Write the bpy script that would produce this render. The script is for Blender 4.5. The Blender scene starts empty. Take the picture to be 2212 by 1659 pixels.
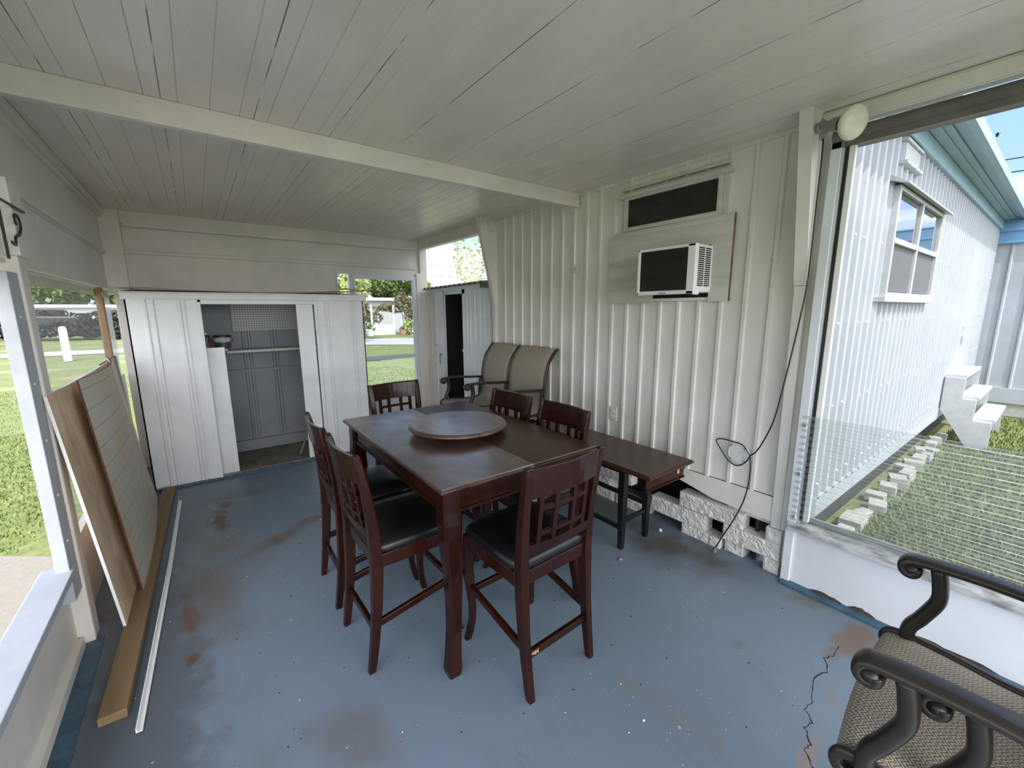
import bpy, bmesh, math, random
from mathutils import Vector, Matrix, noise
random.seed(7)
S = bpy.context.scene
COL = S.collection

# ------------------------------------------------------------------ camera
R = ((0.8, 0.11, -0.59), (-0.6, 0.138, -0.788), (-0.005, 0.984, 0.176))
CX, CY, F = 1106.0, 829.5, 900.0
def _basis():
    vx = Vector((2325-CX, -(662-CY), -F)).normalized()
    vy = Vector((420-CX, -(672-CY), -F)).normalized()
    z = vx.cross(vy).normalized()
    m = (vx+vy).normalized(); d = (vx-vy).normalized()
    x = (m+d)/math.sqrt(2); y = (m-d)/math.sqrt(2)
    return Matrix((x, y, z))
cam_d = bpy.data.cameras.new('camera')
cam = bpy.data.objects.new('camera', cam_d); COL.objects.link(cam)
cam_d.sensor_fit = 'HORIZONTAL'; cam_d.sensor_width = 36.0
cam_d.lens = F*36.0/2212.0
cam_d.clip_start = 0.02; cam_d.clip_end = 600
cam.matrix_world = Matrix.Translation((0, 0, 1.6)) @ _basis().to_4x4()
S.camera = cam

# ------------------------------------------------------------------ light
SUN_TO = Vector((-0.20, -0.62, 1.0)).normalized()
sun_d = bpy.data.lights.new('sun', 'SUN'); sun_d.energy = 3.1; sun_d.angle = math.radians(0.6)
sun_d.color = (1.0, 0.96, 0.89)
sun = bpy.data.objects.new('sun', sun_d); COL.objects.link(sun)
sun.rotation_euler = SUN_TO.to_track_quat('Z', 'Y').to_euler()

W = bpy.data.worlds.new('sky'); S.world = W; W.use_nodes = True
nt = W.node_tree; nt.nodes.clear()
def N(t, **k):
    n = nt.nodes.new(t)
    for a, b in k.items(): setattr(n, a, b)
    return n
out = N('ShaderNodeOutputWorld'); bg = N('ShaderNodeBackground')
tc = N('ShaderNodeTexCoord'); sep = N('ShaderNodeSeparateXYZ')
nt.links.new(tc.outputs['Generated'], sep.inputs[0])
ramp = N('ShaderNodeValToRGB')
ramp.color_ramp.elements[0].position = 0.0; ramp.color_ramp.elements[0].color = (0.60, 0.74, 0.95, 1)
ramp.color_ramp.elements[1].position = 0.55; ramp.color_ramp.elements[1].color = (0.17, 0.32, 0.74, 1)
e = ramp.color_ramp.elements.new(0.16); e.color = (0.36, 0.54, 0.90, 1)
nt.links.new(sep.outputs['Z'], ramp.inputs[0])
# clouds
mp = N('ShaderNodeMapping'); mp.inputs['Scale'].default_value = (1.0, 1.0, 2.4); mp.inputs['Location'].default_value = (0.35, 0.2, 0.1)
nz = N('ShaderNodeTexNoise'); nz.inputs['Scale'].default_value = 4.2; nz.inputs['Detail'].default_value = 9; nz.inputs['Roughness'].default_value = 0.58
nt.links.new(tc.outputs['Generated'], mp.inputs[0]); nt.links.new(mp.outputs[0], nz.inputs['Vector'])
cr = N('ShaderNodeValToRGB'); cr.color_ramp.elements[0].position = 0.47; cr.color_ramp.elements[1].position = 0.60
acc = nz.outputs['Fac']
for dvec, rad, amt in (((0.434, 0.895, 0.101), 0.10, 0.22), ((0.985, 0.080, 0.135), 0.10, 0.25), ((0.97, 0.10, 0.26), 0.16, -0.16), ((0.485, 0.862, 0.150), 0.06, -0.15)):
    dd = N('ShaderNodeVectorMath', operation='DISTANCE'); dd.inputs[1].default_value = Vector(dvec).normalized(); nt.links.new(tc.outputs['Generated'], dd.inputs[0])
    q_ = N('ShaderNodeMapRange'); q_.inputs['From Min'].default_value = rad; q_.inputs['From Max'].default_value = rad*.3; q_.inputs['To Max'].default_value = amt; nt.links.new(dd.outputs['Value'], q_.inputs['Value'])
    ad_ = N('ShaderNodeMath', operation='ADD'); nt.links.new(acc, ad_.inputs[0]); nt.links.new(q_.outputs[0], ad_.inputs[1]); acc = ad_.outputs[0]
nt.links.new(acc, cr.inputs[0])
mix = N('ShaderNodeMixRGB'); mix.inputs[2].default_value = (0.92, 0.93, 0.95, 1)
nt.links.new(cr.outputs[0], mix.inputs[0]); nt.links.new(ramp.outputs[0], mix.inputs[1])
# broad glow added to the sky, out of view, to brighten the porch inside
dot = N('ShaderNodeVectorMath', operation='DOT_PRODUCT'); dot.inputs[1].default_value = Vector((-0.15, -1.0, 0.55)).normalized()
nrm = N('ShaderNodeVectorMath', operation='NORMALIZE'); nt.links.new(tc.outputs['Generated'], nrm.inputs[0])
nt.links.new(nrm.outputs[0], dot.inputs[0])
gm = N('ShaderNodeMapRange'); gm.inputs['From Min'].default_value = 0.0; gm.inputs['From Max'].default_value = 1.0
gm.inputs['To Min'].default_value = 0.0; gm.inputs['To Max'].default_value = 1.0
nt.links.new(dot.outputs['Value'], gm.inputs['Value'])
pw = N('ShaderNodeMath', operation='POWER'); pw.inputs[1].default_value = 1.6; nt.links.new(gm.outputs[0], pw.inputs[0])
SKY_FILL_GLOW = 2.9
ml = N('ShaderNodeMath', operation='MULTIPLY'); ml.inputs[1].default_value = SKY_FILL_GLOW; nt.links.new(pw.outputs[0], ml.inputs[0])
gcol = N('ShaderNodeMixRGB', blend_type='ADD'); gcol.inputs[0].default_value = 1.0
gl = N('ShaderNodeVectorMath', operation='SCALE'); gl.inputs[0].default_value = (1.0, 0.97, 0.92); nt.links.new(ml.outputs[0], gl.inputs['Scale'])
nt.links.new(mix.outputs[0], gcol.inputs[1]); nt.links.new(gl.outputs[0], gcol.inputs[2])
nt.links.new(gcol.outputs[0], bg.inputs[0]); bg.inputs[1].default_value = 1.0
nt.links.new(bg.outputs[0], out.inputs[0])

S.view_settings.view_transform = 'Standard'; S.view_settings.look = 'None'
S.view_settings.gamma = 1.0; S.view_settings.use_curve_mapping = False
S.view_settings.exposure = 1.08
S.cycles.max_bounces = 14; S.cycles.diffuse_bounces = 8; S.cycles.transparent_max_bounces = 16
S.cycles.sample_clamp_indirect = 8.0

# ------------------------------------------------------------------ materials
def mat(name, color, rough=0.5, metal=0.0, spec=0.5, bump=0.0, bscale=60.0, var=0.0, vscale=6.0, vcol=None,
        stretch=(1, 1, 1), coat=0.0, detail=4, extra=None):
    m = bpy.data.materials.new(name); m.use_nodes = True
    t = m.node_tree; b = t.nodes['Principled BSDF']
    b.inputs['Base Color'].default_value = (*color, 1); b.inputs['Roughness'].default_value = rough
    b.inputs['Metallic'].default_value = metal; b.inputs['Specular IOR Level'].default_value = spec
    b.inputs['Coat Weight'].default_value = coat
    tc = t.nodes.new('ShaderNodeTexCoord'); mp = t.nodes.new('ShaderNodeMapping')
    mp.inputs['Scale'].default_value = stretch
    t.links.new(tc.outputs['Object'], mp.inputs[0])
    m['_vec'] = 1
    csock = None
    if var > 0:
        n = t.nodes.new('ShaderNodeTexNoise'); n.inputs['Scale'].default_value = vscale; n.inputs['Detail'].default_value = detail
        n.inputs['Roughness'].default_value = 0.62
        t.links.new(mp.outputs[0], n.inputs['Vector'])
        r = t.nodes.new('ShaderNodeValToRGB')
        r.color_ramp.elements[0].position = 0.38; r.color_ramp.elements[1].position = 0.68
        c2 = vcol or tuple(c*(1-var) for c in color)
        r.color_ramp.elements[0].color = (*color, 1)
        r.color_ramp.elements[1].color = (*[a*(1-var)+bb*var for a, bb in zip(color, c2)], 1) if vcol else (*c2, 1)
        t.links.new(n.outputs['Fac'], r.inputs[0]); csock = r.outputs[0]
        t.links.new(csock, b.inputs['Base Color'])
    if bump > 0:
        n2 = t.nodes.new('ShaderNodeTexNoise'); n2.inputs['Scale'].default_value = bscale; n2.inputs['Detail'].default_value = 3
        t.links.new(mp.outputs[0], n2.inputs['Vector'])
        bp = t.nodes.new('ShaderNodeBump'); bp.inputs['Strength'].default_value = bump; bp.inputs['Distance'].default_value = 0.004
        t.links.new(n2.outputs['Fac'], bp.inputs['Height']); t.links.new(bp.outputs[0], b.inputs['Normal'])
    if extra: extra(t, b, mp, csock)
    return m

def glass(name, tint, rough=0.0, refl=0.5, haze=0.0):
    m = bpy.data.materials.new(name); m.use_nodes = True; t = m.node_tree; t.nodes.clear()
    o = t.nodes.new('ShaderNodeOutputMaterial'); tr = t.nodes.new('ShaderNodeBsdfTransparent'); g = t.nodes.new('ShaderNodeBsdfGlossy')
    tr.inputs[0].default_value = (*tint, 1); g.inputs['Roughness'].default_value = rough
    mx = t.nodes.new('ShaderNodeMixShader'); fr = t.nodes.new('ShaderNodeLayerWeight'); fr.inputs['Blend'].default_value = 0.5
    p5 = t.nodes.new('ShaderNodeMath'); p5.operation = 'POWER'; p5.inputs[1].default_value = 4.0
    t.links.new(fr.outputs['Facing'], p5.inputs[0])
    ma = t.nodes.new('ShaderNodeMath'); ma.operation = 'MULTIPLY_ADD'; ma.inputs[1].default_value = 0.9; ma.inputs[2].default_value = 0.04
    t.links.new(p5.outputs[0], ma.inputs[0])
    k = t.nodes.new('ShaderNodeMath'); k.operation = 'MULTIPLY'; k.inputs[1].default_value = refl; k.use_clamp = True
    t.links.new(ma.outputs[0], k.inputs[0]); t.links.new(k.outputs[0], mx.inputs[0])
    t.links.new(tr.outputs[0], mx.inputs[1]); t.links.new(g.outputs[0], mx.inputs[2])
    if haze:
        a = t.nodes.new('ShaderNodeBsdfTranslucent'); a.inputs[0].default_value = (.95, .95, .95, 1)
        ge = t.nodes.new('ShaderNodeNewGeometry'); sx_ = t.nodes.new('ShaderNodeSeparateXYZ'); t.links.new(ge.outputs['Normal'], sx_.inputs[0])
        ab = t.nodes.new('ShaderNodeMath'); ab.operation = 'ABSOLUTE'; t.links.new(sx_.outputs['Z'], ab.inputs[0])
        hr = t.nodes.new('ShaderNodeMapRange'); hr.inputs['From Min'].default_value = .60; hr.inputs['From Max'].default_value = .76; hr.inputs['To Min'].default_value = haze; hr.inputs['To Max'].default_value = .5  # extra translucency on rib flanks paints in their bright highlight lines
        t.links.new(ab.outputs[0], hr.inputs['Value'])
        h = t.nodes.new('ShaderNodeMixShader'); t.links.new(hr.outputs[0], h.inputs[0])
        t.links.new(mx.outputs[0], h.inputs[1]); t.links.new(a.outputs[0], h.inputs[2]); t.links.new(h.outputs[0], o.inputs[0])
    else: t.links.new(mx.outputs[0], o.inputs[0])
    return m
def vinyl(name, tint, haze, rough):
    m = bpy.data.materials.new(name); m.use_nodes = True; t = m.node_tree; t.nodes.clear()
    o = t.nodes.new('ShaderNodeOutputMaterial'); rf = t.nodes.new('ShaderNodeBsdfRefraction'); d = t.nodes.new('ShaderNodeBsdfTranslucent')
    rf.inputs['Color'].default_value = (*tint, 1); rf.inputs['Roughness'].default_value = rough; rf.inputs['IOR'].default_value = 1.0001
    d.inputs[0].default_value = (0.8, 0.8, 0.8, 1)
    mx = t.nodes.new('ShaderNodeMixShader'); mx.inputs[0].default_value = haze
    t.links.new(rf.outputs[0], mx.inputs[1]); t.links.new(d.outputs[0], mx.inputs[2]); t.links.new(mx.outputs[0], o.inputs[0])
    return m

WHITE = mat('white_paint', (0.77, 0.725, 0.66), 0.45, bump=0.25, bscale=90, var=0.14, vscale=2.2, detail=8)
CREAM = mat('cream_wall_paint', (0.79, 0.765, 0.71), 0.42, bump=0.2, bscale=110, var=0.16, vscale=2.0, detail=9)
SHEDW = mat('shed_white_metal', (0.83, 0.84, 0.86), 0.38, bump=0.12, bscale=70, var=0.12, vscale=3.0, detail=7)
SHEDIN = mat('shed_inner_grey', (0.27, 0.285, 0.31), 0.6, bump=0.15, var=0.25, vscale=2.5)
ALU = mat('white_aluminium', (0.72, 0.74, 0.78), 0.35, bump=0.06, var=0.08, vscale=3)
SILLW = mat('toned_down_aluminium', (0.46, 0.48, 0.52), 0.45, var=0.15, vscale=5, bump=.05)  # aluminium colour turned down so the sky-lit sill and frame don't clip
OLDWHITE = mat('weathered_white_board', (0.62, 0.61, 0.56), 0.6, bump=0.5, bscale=50, var=0.5, vscale=5, vcol=(0.36, 0.34, 0.30), stretch=(1, 0.35, 3), detail=8)
GREYMETAL = mat('grey_metal', (0.30, 0.30, 0.28), 0.4, metal=0.3, var=0.2)
BLACKMETAL = mat('black_metal', (0.015, 0.014, 0.014), 0.4)
BRONZE = mat('bronze_frame', (0.045, 0.036, 0.032), 0.33, metal=0.4, var=0.3, vscale=12, bump=0.1)
LEATHER = mat('black_leather', (0.005, 0.005, 0.006), 0.30, spec=0.4, bump=0.12, bscale=160)
BLACKWOOD = mat('black_wood', (0.006, 0.006, 0.007), 0.35)
DARK = mat('dark_void', (0.006, 0.006, 0.006), 0.9)
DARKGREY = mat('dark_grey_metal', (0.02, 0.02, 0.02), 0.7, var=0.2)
TAN = mat('tan_lumber', (0.27, 0.17, 0.085), 0.65, bump=0.3, bscale=30, var=0.5, vscale=4, vcol=(0.15, 0.085, 0.04), stretch=(6, 0.5, 6), detail=8)
PLY = mat('tan_plywood', (0.80, 0.60, 0.40), 0.6, var=0.9, vscale=3.4, vcol=(0.40, 0.25, 0.14), stretch=(3, 1.6, 0.7), detail=6, bump=0.1)
EDGE = mat('red_hardboard_edge', (0.13, 0.045, 0.03), 0.8, bump=0.5, bscale=40, var=0.4)
RUST = mat('rusty_roof_metal', (0.14, 0.12, 0.10), 0.7, bump=0.5, bscale=20, var=0.7, vscale=9, vcol=(0.32, 0.30, 0.26))
BLOCK = mat('split_face_block', (0.66, 0.65, 0.62), 0.8, bump=1.0, bscale=45, var=0.45, vscale=14, vcol=(0.35, 0.33, 0.31), detail=8)
WALLOUT = mat('outdoor_white_siding', (0.35, 0.37, 0.41), 0.5, var=0.12, vscale=3, detail=6)
BLUEEAVE = mat('blue_eave', (0.24, 0.37, 0.44), 0.45, var=0.15)
BLUEFASC = mat('blue_fascia', (0.14, 0.30, 0.50), 0.45)
BLUEPAINT = mat('dark_blue_floor_paint', (0.05, 0.12, 0.18), 0.5, var=0.4, vscale=15)
CONC = mat('concrete_path', (0.21, 0.195, 0.17), 0.9, bump=0.6, bscale=40, var=0.35, vscale=25, vcol=(0.15, 0.13, 0.11), detail=8)
ASPH = mat('road_asphalt', (0.36, 0.35, 0.36), 0.9, var=0.2, vscale=3)
BULB = mat('frosted_bulb_glass', (0.72, 0.68, 0.56), 0.25, spec=0.6, var=0.15, vscale=20)
GLASS = glass('window_glass', (0.78, 0.80, 0.80), 0.0, 0.6)
DARKGLASS = mat('dark_window_glass', (0.018, 0.017, 0.015), 0.12, var=0.4, vscale=5)
ACRYL = glass('ribbed_acrylic', (0.90, 0.92, 0.91), 0.2, 0.35, 0.05)
VINYL = vinyl('cloudy_vinyl', (0.66, 0.66, 0.66), 0.06, 0.18)
GREYVINYL = vinyl('grey_vinyl', (0.30, 0.30, 0.32), 0.25, 0.25)
HOUSEGLASS = glass('house_glass', (0.75, 0.78, 0.8), 0.0, 1.6)
LEAF = mat('leaf_green', (0.10, 0.16, 0.035), 0.6, var=0.5, vscale=3, vcol=(0.20, 0.26, 0.07))
PINE = mat('pine_needles', (0.26, 0.30, 0.10), 0.6, var=0.5, vscale=2, vcol=(0.40, 0.42, 0.18))
VINE = mat('dry_vine', (0.10, 0.11, 0.045), 0.8, var=0.9, vscale=2.5, vcol=(0.27, 0.20, 0.13))
DARKHEDGE = mat('dark_hedge', (0.03, 0.033, 0.02), 0.8, var=.5, vscale=2)
BARK = mat('bark', (0.12, 0.085, 0.06), 0.9, bump=0.6, bscale=20)
TERRA = mat('terracotta', (0.42, 0.20, 0.12), 0.8)
BLUEPOT = mat('blue_pot', (0.08, 0.30, 0.50), 0.4)
WHITEPOT = mat('white_pot', (0.75, 0.75, 0.72), 0.5)
FARWALL = mat('far_white_wall', (0.55, 0.56, 0.58), 0.7)
ORANGE = mat('orange_tag', (0.7, 0.30, 0.10), 0.6)
NEARWHITE = mat('plain_white', (0.85, 0.85, 0.85), 0.5)
STEPWHITE = mat('outdoor_step_paint', (0.45, 0.46, 0.48), 0.5, var=.15, vscale=8)
CARD = mat('dark_blue_can', (0.02, 0.05, 0.13), 0.35)
REDLBL = mat('red_label', (0.35, 0.07, 0.05), 0.5)

# ---- floor paint: blue grey with rust, dirt and scuffs that have places of their own
def floor_extra(t, b, mp, cs):
    L = t.links
    geo = t.nodes.new('ShaderNodeNewGeometry')
    base = (0.155, 0.205, 0.265)
    def noise_(scale, det=8, rough=0.6, stretch=(1, 1, 1), dist=0):
        n = t.nodes.new('ShaderNodeTexNoise'); n.inputs['Scale'].default_value = scale; n.inputs['Detail'].default_value = det
        n.inputs['Roughness'].default_value = rough; n.inputs['Distortion'].default_value = dist
        m2 = t.nodes.new('ShaderNodeMapping'); m2.inputs['Scale'].default_value = stretch
        L.new(geo.outputs['Position'], m2.inputs[0]); L.new(m2.outputs[0], n.inputs['Vector']); return n.outputs['Fac']
    def mth(op, a, bb, clamp=False):
        n = t.nodes.new('ShaderNodeMath'); n.operation = op; n.use_clamp = clamp
        for i, v in enumerate((a, bb)):
            if isinstance(v, (int, float)): n.inputs[i].default_value = v
            else: L.new(v, n.inputs[i])
        return n.outputs[0]
    def mr(v, a, bb, c=0.0, d=1.0):
        n = t.nodes.new('ShaderNodeMapRange'); n.clamp = True
        L.new(v, n.inputs['Value'])
        for k, x in zip(('From Min', 'From Max', 'To Min', 'To Max'), (a, bb, c, d)): n.inputs[k].default_value = x
        return n.outputs[0]
    def spot(x, y, rx, ry, ang=0.0, edge=0.35, wob=0.9, ns=5):
        s1 = t.nodes.new('ShaderNodeVectorMath'); s1.operation = 'SUBTRACT'; L.new(geo.outputs['Position'], s1.inputs[0]); s1.inputs[1].default_value = (x, y, 0)
        m2 = t.nodes.new('ShaderNodeMapping'); m2.vector_type = 'POINT'
        m2.inputs['Rotation'].default_value = (0, 0, -ang)
        L.new(s1.outputs[0], m2.inputs[0])
        s2 = t.nodes.new('ShaderNodeVectorMath'); s2.operation = 'DIVIDE'; L.new(m2.outputs[0], s2.inputs[0]); s2.inputs[1].default_value = (rx, ry, 1)
        ln = t.nodes.new('ShaderNodeVectorMath'); ln.operation = 'LENGTH'; L.new(s2.outputs[0], ln.inputs[0])
        nn = noise_(ns)
        d = mth('ADD', ln.outputs['Value'], mth('MULTIPLY', mth('SUBTRACT', nn, 0.5), wob*2))
        return mr(d, 1.0, 1.0-edge)
    cur = None
    rgb = t.nodes.new('ShaderNodeRGB'); rgb.outputs[0].default_value = (*base, 1); cur = rgb.outputs[0]
    def over(fac, col, k=1.0):
        nonlocal cur
        mx = t.nodes.new('ShaderNodeMixRGB'); L.new(mth('MULTIPLY', fac, k, True), mx.inputs[0]); L.new(cur, mx.inputs[1]); mx.inputs[2].default_value = (*col, 1); cur = mx.outputs[0]
    over(mr(noise_(1.3), 0.42, 0.72), (0.125, 0.165, 0.215), 0.6)
    over(mr(noise_(7, 10, 0.7, (1, 0.35, 1)), 0.55, 0.75), (0.13, 0.15, 0.18), 0.6)
    # broad rust drift on the left side and across
    dirt = (0.13, 0.105, 0.09)
    rust = (0.12, 0.055, 0.03)
    over(spot(-0.36, 2.2, 0.26, 1.3), (0.085, 0.095, 0.11), 0.75)
    over(spot(-0.10, 2.75, 0.16, 0.55, 0.15, 0.9), dirt, 0.8)
    over(spot(0.28, 3.18, 0.42, 0.10, 0.45, 0.9), dirt, 0.9)
    over(spot(0.55, 3.35, 0.16, 0.07, 0.3, 0.8), dirt, 0.9)
    over(spot(0.0, 3.35, 0.16, 0.22, 0.2, 0.9), dirt, 0.7)
    over(spot(0.12, 4.2, 0.45, 0.12, 0.0, 0.9), dirt, 0.6)
    over(spot(-0.02, 3.75, 0.06, 0.26, 0.0, 0.5, 1.1, 9), rust, 0.9)
    over(spot(0.03, 4.05, 0.05, 0.10, 0.0, 0.5, 1.0, 9), rust, 0.8)
    over(spot(-0.20, 2.62, 0.05, 0.24, 0.1, 0.6, 1.0, 9), rust, 0.85)
    over(spot(-0.19, 2.25, 0.035, 0.05, 0, 0.5, 0.6, 14), rust, 0.95)
    over(spot(0.30, 1.42, 0.15, 0.22, 0.75, 0.5, 0.7, 4), (0.135, 0.14, 0.15), 0.75)
    over(spot(0.05, 1.55, 0.22, 0.12, 0.4, 0.8, 1.0, 5), (0.12, 0.125, 0.13), 0.4)
    over(mr(noise_(11, 10, 0.75, (1, .3, 1)), 0.60, 0.72), (0.085, 0.09, 0.10), 0.5)
    over(spot(-.05, 3.0, .35, 1.1, 0, .9, 1.2, 3), (0.12, 0.11, 0.105), 0.45)
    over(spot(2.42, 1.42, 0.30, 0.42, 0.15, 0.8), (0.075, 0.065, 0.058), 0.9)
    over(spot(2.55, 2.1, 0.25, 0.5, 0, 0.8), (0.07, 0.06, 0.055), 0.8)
    over(spot(2.40, 0.43, 0.22, 0.085, -0.1, 0.4, 0.8, 8), (0.17, 0.125, 0.10), 0.95)
    over(spot(2.55, 0.66, 0.16, 0.08, -0.9, 0.8), dirt, 0.6)
    over(spot(1.62, 0.36, 0.14, 0.035, 0.1, 0.8, 0.9, 9), (0.28, 0.18, 0.14), 0.7)
    over(spot(1.93, 0.76, 0.05, 0.035, 0.5, 0.7, 1.0, 18), rust, 0.4)
    over(spot(1.92, 0.36, 0.10, 0.03, 0.8, 0.9, 0.9, 9), (0.22, 0.17, 0.14), 0.6)
    # old tape mark: a straight faint band
    s1 = t.nodes.new('ShaderNodeVectorMath'); s1.operation = 'SUBTRACT'; L.new(geo.outputs['Position'], s1.inputs[0]); s1.inputs[1].default_value = (1.36, 0.77, 0)
    m2 = t.nodes.new('ShaderNodeMapping'); m2.inputs['Rotation'].default_value = (0, 0, math.radians(-8)); L.new(s1.outputs[0], m2.inputs[0])
    sp = t.nodes.new('ShaderNodeSeparateXYZ'); L.new(m2.outputs[0], sp.inputs[0])
    bx = mth('LESS_THAN', mth('ABSOLUTE', sp.outputs['X'], 0), 0.035); by = mth('LESS_THAN', mth('ABSOLUTE', sp.outputs['Y'], 0), 0.22)
    over(mth('MULTIPLY', bx, by), (0.17, 0.18, 0.16), 0.4)
    # specks
    over(mr(noise_(55, 2, 0.5), 0.735, 0.765), (0.03, 0.03, 0.035), 0.9)
    over(mr(noise_(38, 2, 0.5, (1, 1, 3)), 0.745, 0.76), (0.55, 0.55, 0.55), 0.8)
    L.new(cur, b.inputs['Base Color'])
    L.new(mr(noise_(2.5), 0.3, 0.7, 0.32, 0.6), b.inputs['Roughness'])
FLOOR = mat('blue_painted_concrete', (0.15, 0.21, 0.29), 0.5, bump=0.15, bscale=30, extra=floor_extra)

# ---- ceiling boards: seams in white paint, every third seam grimy
def ceil_extra(t, b, mp, cs):
    L = t.links; geo = t.nodes.new('ShaderNodeNewGeometry'); sp = t.nodes.new('ShaderNodeSeparateXYZ'); L.new(geo.outputs['Position'], sp.inputs[0])
    def mth(op, a, bb):
        n = t.nodes.new('ShaderNodeMath'); n.operation = op
        for i, v in enumerate((a, bb)):
            if isinstance(v, (int, float)): n.inputs[i].default_value = v
            else: L.new(v, n.inputs[i])
        return n.outputs[0]
    x3 = mth('DIVIDE', mth('SUBTRACT', sp.outputs['X'], 0.523-0.36*4), 0.36)
    fr = mth('ABSOLUTE', mth('SUBTRACT', mth('FRACT', x3, 0), 0.5), 0)
    near = mth('LESS_THAN', fr, 0.0058)
    n = t.nodes.new('ShaderNodeTexNoise'); n.inputs['Scale'].default_value = 2.0; n.inputs['Detail'].default_value = 7
    m2 = t.nodes.new('ShaderNodeMapping'); m2.inputs['Scale'].default_value = (4, 2.6, 1); L.new(geo.outputs['Position'], m2.inputs[0]); L.new(m2.outputs[0], n.inputs['Vector'])
    r = t.nodes.new('ShaderNodeMapRange'); r.inputs['From Min'].default_value = 0.40; r.inputs['From Max'].default_value = 0.54; L.new(n.outputs['Fac'], r.inputs['Value'])
    mx = t.nodes.new('ShaderNodeMixRGB'); L.new(mth('MULTIPLY', near, r.outputs[0]), mx.inputs[0]); L.new(cs, mx.inputs[1]); mx.inputs[2].default_value = (0.12, 0.11, 0.10, 1)
    L.new(mx.outputs[0], b.inputs['Base Color'])
CEIL = mat('white_ceiling_boards', (0.80, 0.745, 0.69), 0.28, bump=0.25, bscale=60, var=0.12, vscale=2.5, detail=9, stretch=(1.5, 0.5, 1), extra=ceil_extra)

# ---- dark cherry wood
def wood_extra(t, b, mp, cs):
    L = t.links
    w = t.nodes.new('ShaderNodeTexNoise'); w.inputs['Scale'].default_value = 9; w.inputs['Detail'].default_value = 8
    L.new(mp.outputs[0], w.inputs['Vector'])
    r = t.nodes.new('ShaderNodeMapRange'); r.inputs['From Min'].default_value = 0.35; r.inputs['From Max'].default_value = 0.7
    r.inputs['To Min'].default_value = 0.18; r.inputs['To Max'].default_value = 0.34
    L.new(w.outputs['Fac'], r.inputs['Value']); L.new(r.outputs[0], b.inputs['Roughness'])
def top_extra(t, b, mp, cs):
    wood_extra(t, b, mp, cs)
    for n in t.nodes:
        if n.bl_idname == 'ShaderNodeMapRange': n.inputs['To Min'].default_value = 0.28; n.inputs['To Max'].default_value = 0.5
    b.inputs['Coat Roughness'].default_value = 0.27
WOOD = mat('cherry_wood', (0.026, 0.0052, 0.0026), 0.3, spec=0.25, var=0.55, vscale=5, stretch=(1, 1, 0.6), detail=7, extra=wood_extra, coat=0.1)
TOPWOOD = mat('worn_cherry_top', (0.040, 0.010, 0.005), 0.25, spec=1.0, var=0.85, vscale=5, vcol=(0.12, 0.065, 0.05), stretch=(1, 0.6, 1), detail=10, extra=top_extra, coat=1.0)
LEAFWOOD = mat('smooth_brown_leaf', (0.046, 0.019, 0.010), 0.3, spec=0.35, var=0.2, vscale=3)
WORN = mat('bare_wood_scuff', (0.50, 0.32, 0.18), 0.7, var=0.3)

# ---- woven sling
def weave_extra(t, b, mp, cs):
    L = t.links
    w = t.nodes.new('ShaderNodeTexWave'); w.inputs['Scale'].default_value = 50; w.inputs['Distortion'].default_value = 0
    w.wave_type = 'BANDS'; w.bands_direction = 'X'
    m2 = t.nodes.new('ShaderNodeTexCoord'); uv = t.nodes.new('ShaderNodeMapping'); L.new(m2.outputs['UV'], uv.inputs[0])
    # herringbone: zigzag rows
    sp = t.nodes.new('ShaderNodeSeparateXYZ'); L.new(uv.outputs[0], sp.inputs[0])
    def mth(op, a, bb=0.0):
        n = t.nodes.new('ShaderNodeMath'); n.operation = op
        for i, v in enumerate((a, bb)):
            if isinstance(v, (int, float)): n.inputs[i].default_value = v
            else: L.new(v, n.inputs[i])
        return n.outputs[0]
    tri = mth('PINGPONG', sp.outputs['X'], 0.011)
    ph = mth('FRACT', mth('DIVIDE', mth('ADD', sp.outputs['Y'], tri), 0.0085))
    band = mth('GREATER_THAN', ph, 0.5)
    fine = mth('GREATER_THAN', mth('FRACT', mth('DIVIDE', sp.outputs['X'], 0.003)), 0.35)
    mx = t.nodes.new('ShaderNodeMixRGB'); L.new(mth('MULTIPLY', band, fine), mx.inputs[0])
    mx.inputs[1].default_value = (0.16, 0.135, 0.105, 1); mx.inputs[2].default_value = (0.66, 0.58, 0.46, 1)
    L.new(mx.outputs[0], b.inputs['Base Color'])
SLING = mat('woven_sling', (0.25, 0.21, 0.16), 0.85, extra=weave_extra, bump=0.2, bscale=200)

def plank_extra(t, b, mp, cs):
    L = t.links; tc = t.nodes.new('ShaderNodeTexCoord'); sp = t.nodes.new('ShaderNodeSeparateXYZ'); L.new(tc.outputs['UV'], sp.inputs[0])
    def mth(op, a, bb=0.0):
        n = t.nodes.new('ShaderNodeMath'); n.operation = op
        for i, v in enumerate((a, bb)):
            if isinstance(v, (int, float)): n.inputs[i].default_value = v
            else: L.new(v, n.inputs[i])
        return n.outputs[0]
    g = mth('LESS_THAN', mth('ABSOLUTE', mth('SUBTRACT', mth('FRACT', mth('DIVIDE', sp.outputs['Y'], 0.105)), 0.5)), 0.014)
    mx = t.nodes.new('ShaderNodeMixRGB'); L.new(g, mx.inputs[0]); L.new(cs, mx.inputs[1]); mx.inputs[2].default_value = (0.16, 0.145, 0.12, 1)
    L.new(mx.outputs[0], b.inputs['Base Color'])
PANELG = mat('grooved_grey_panel', (0.56, 0.55, 0.50), 0.6, var=0.9, vscale=2.0, vcol=(0.58, 0.44, 0.22), stretch=(1, 1.2, 0.5), detail=7, bump=0.1, extra=plank_extra)

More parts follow.
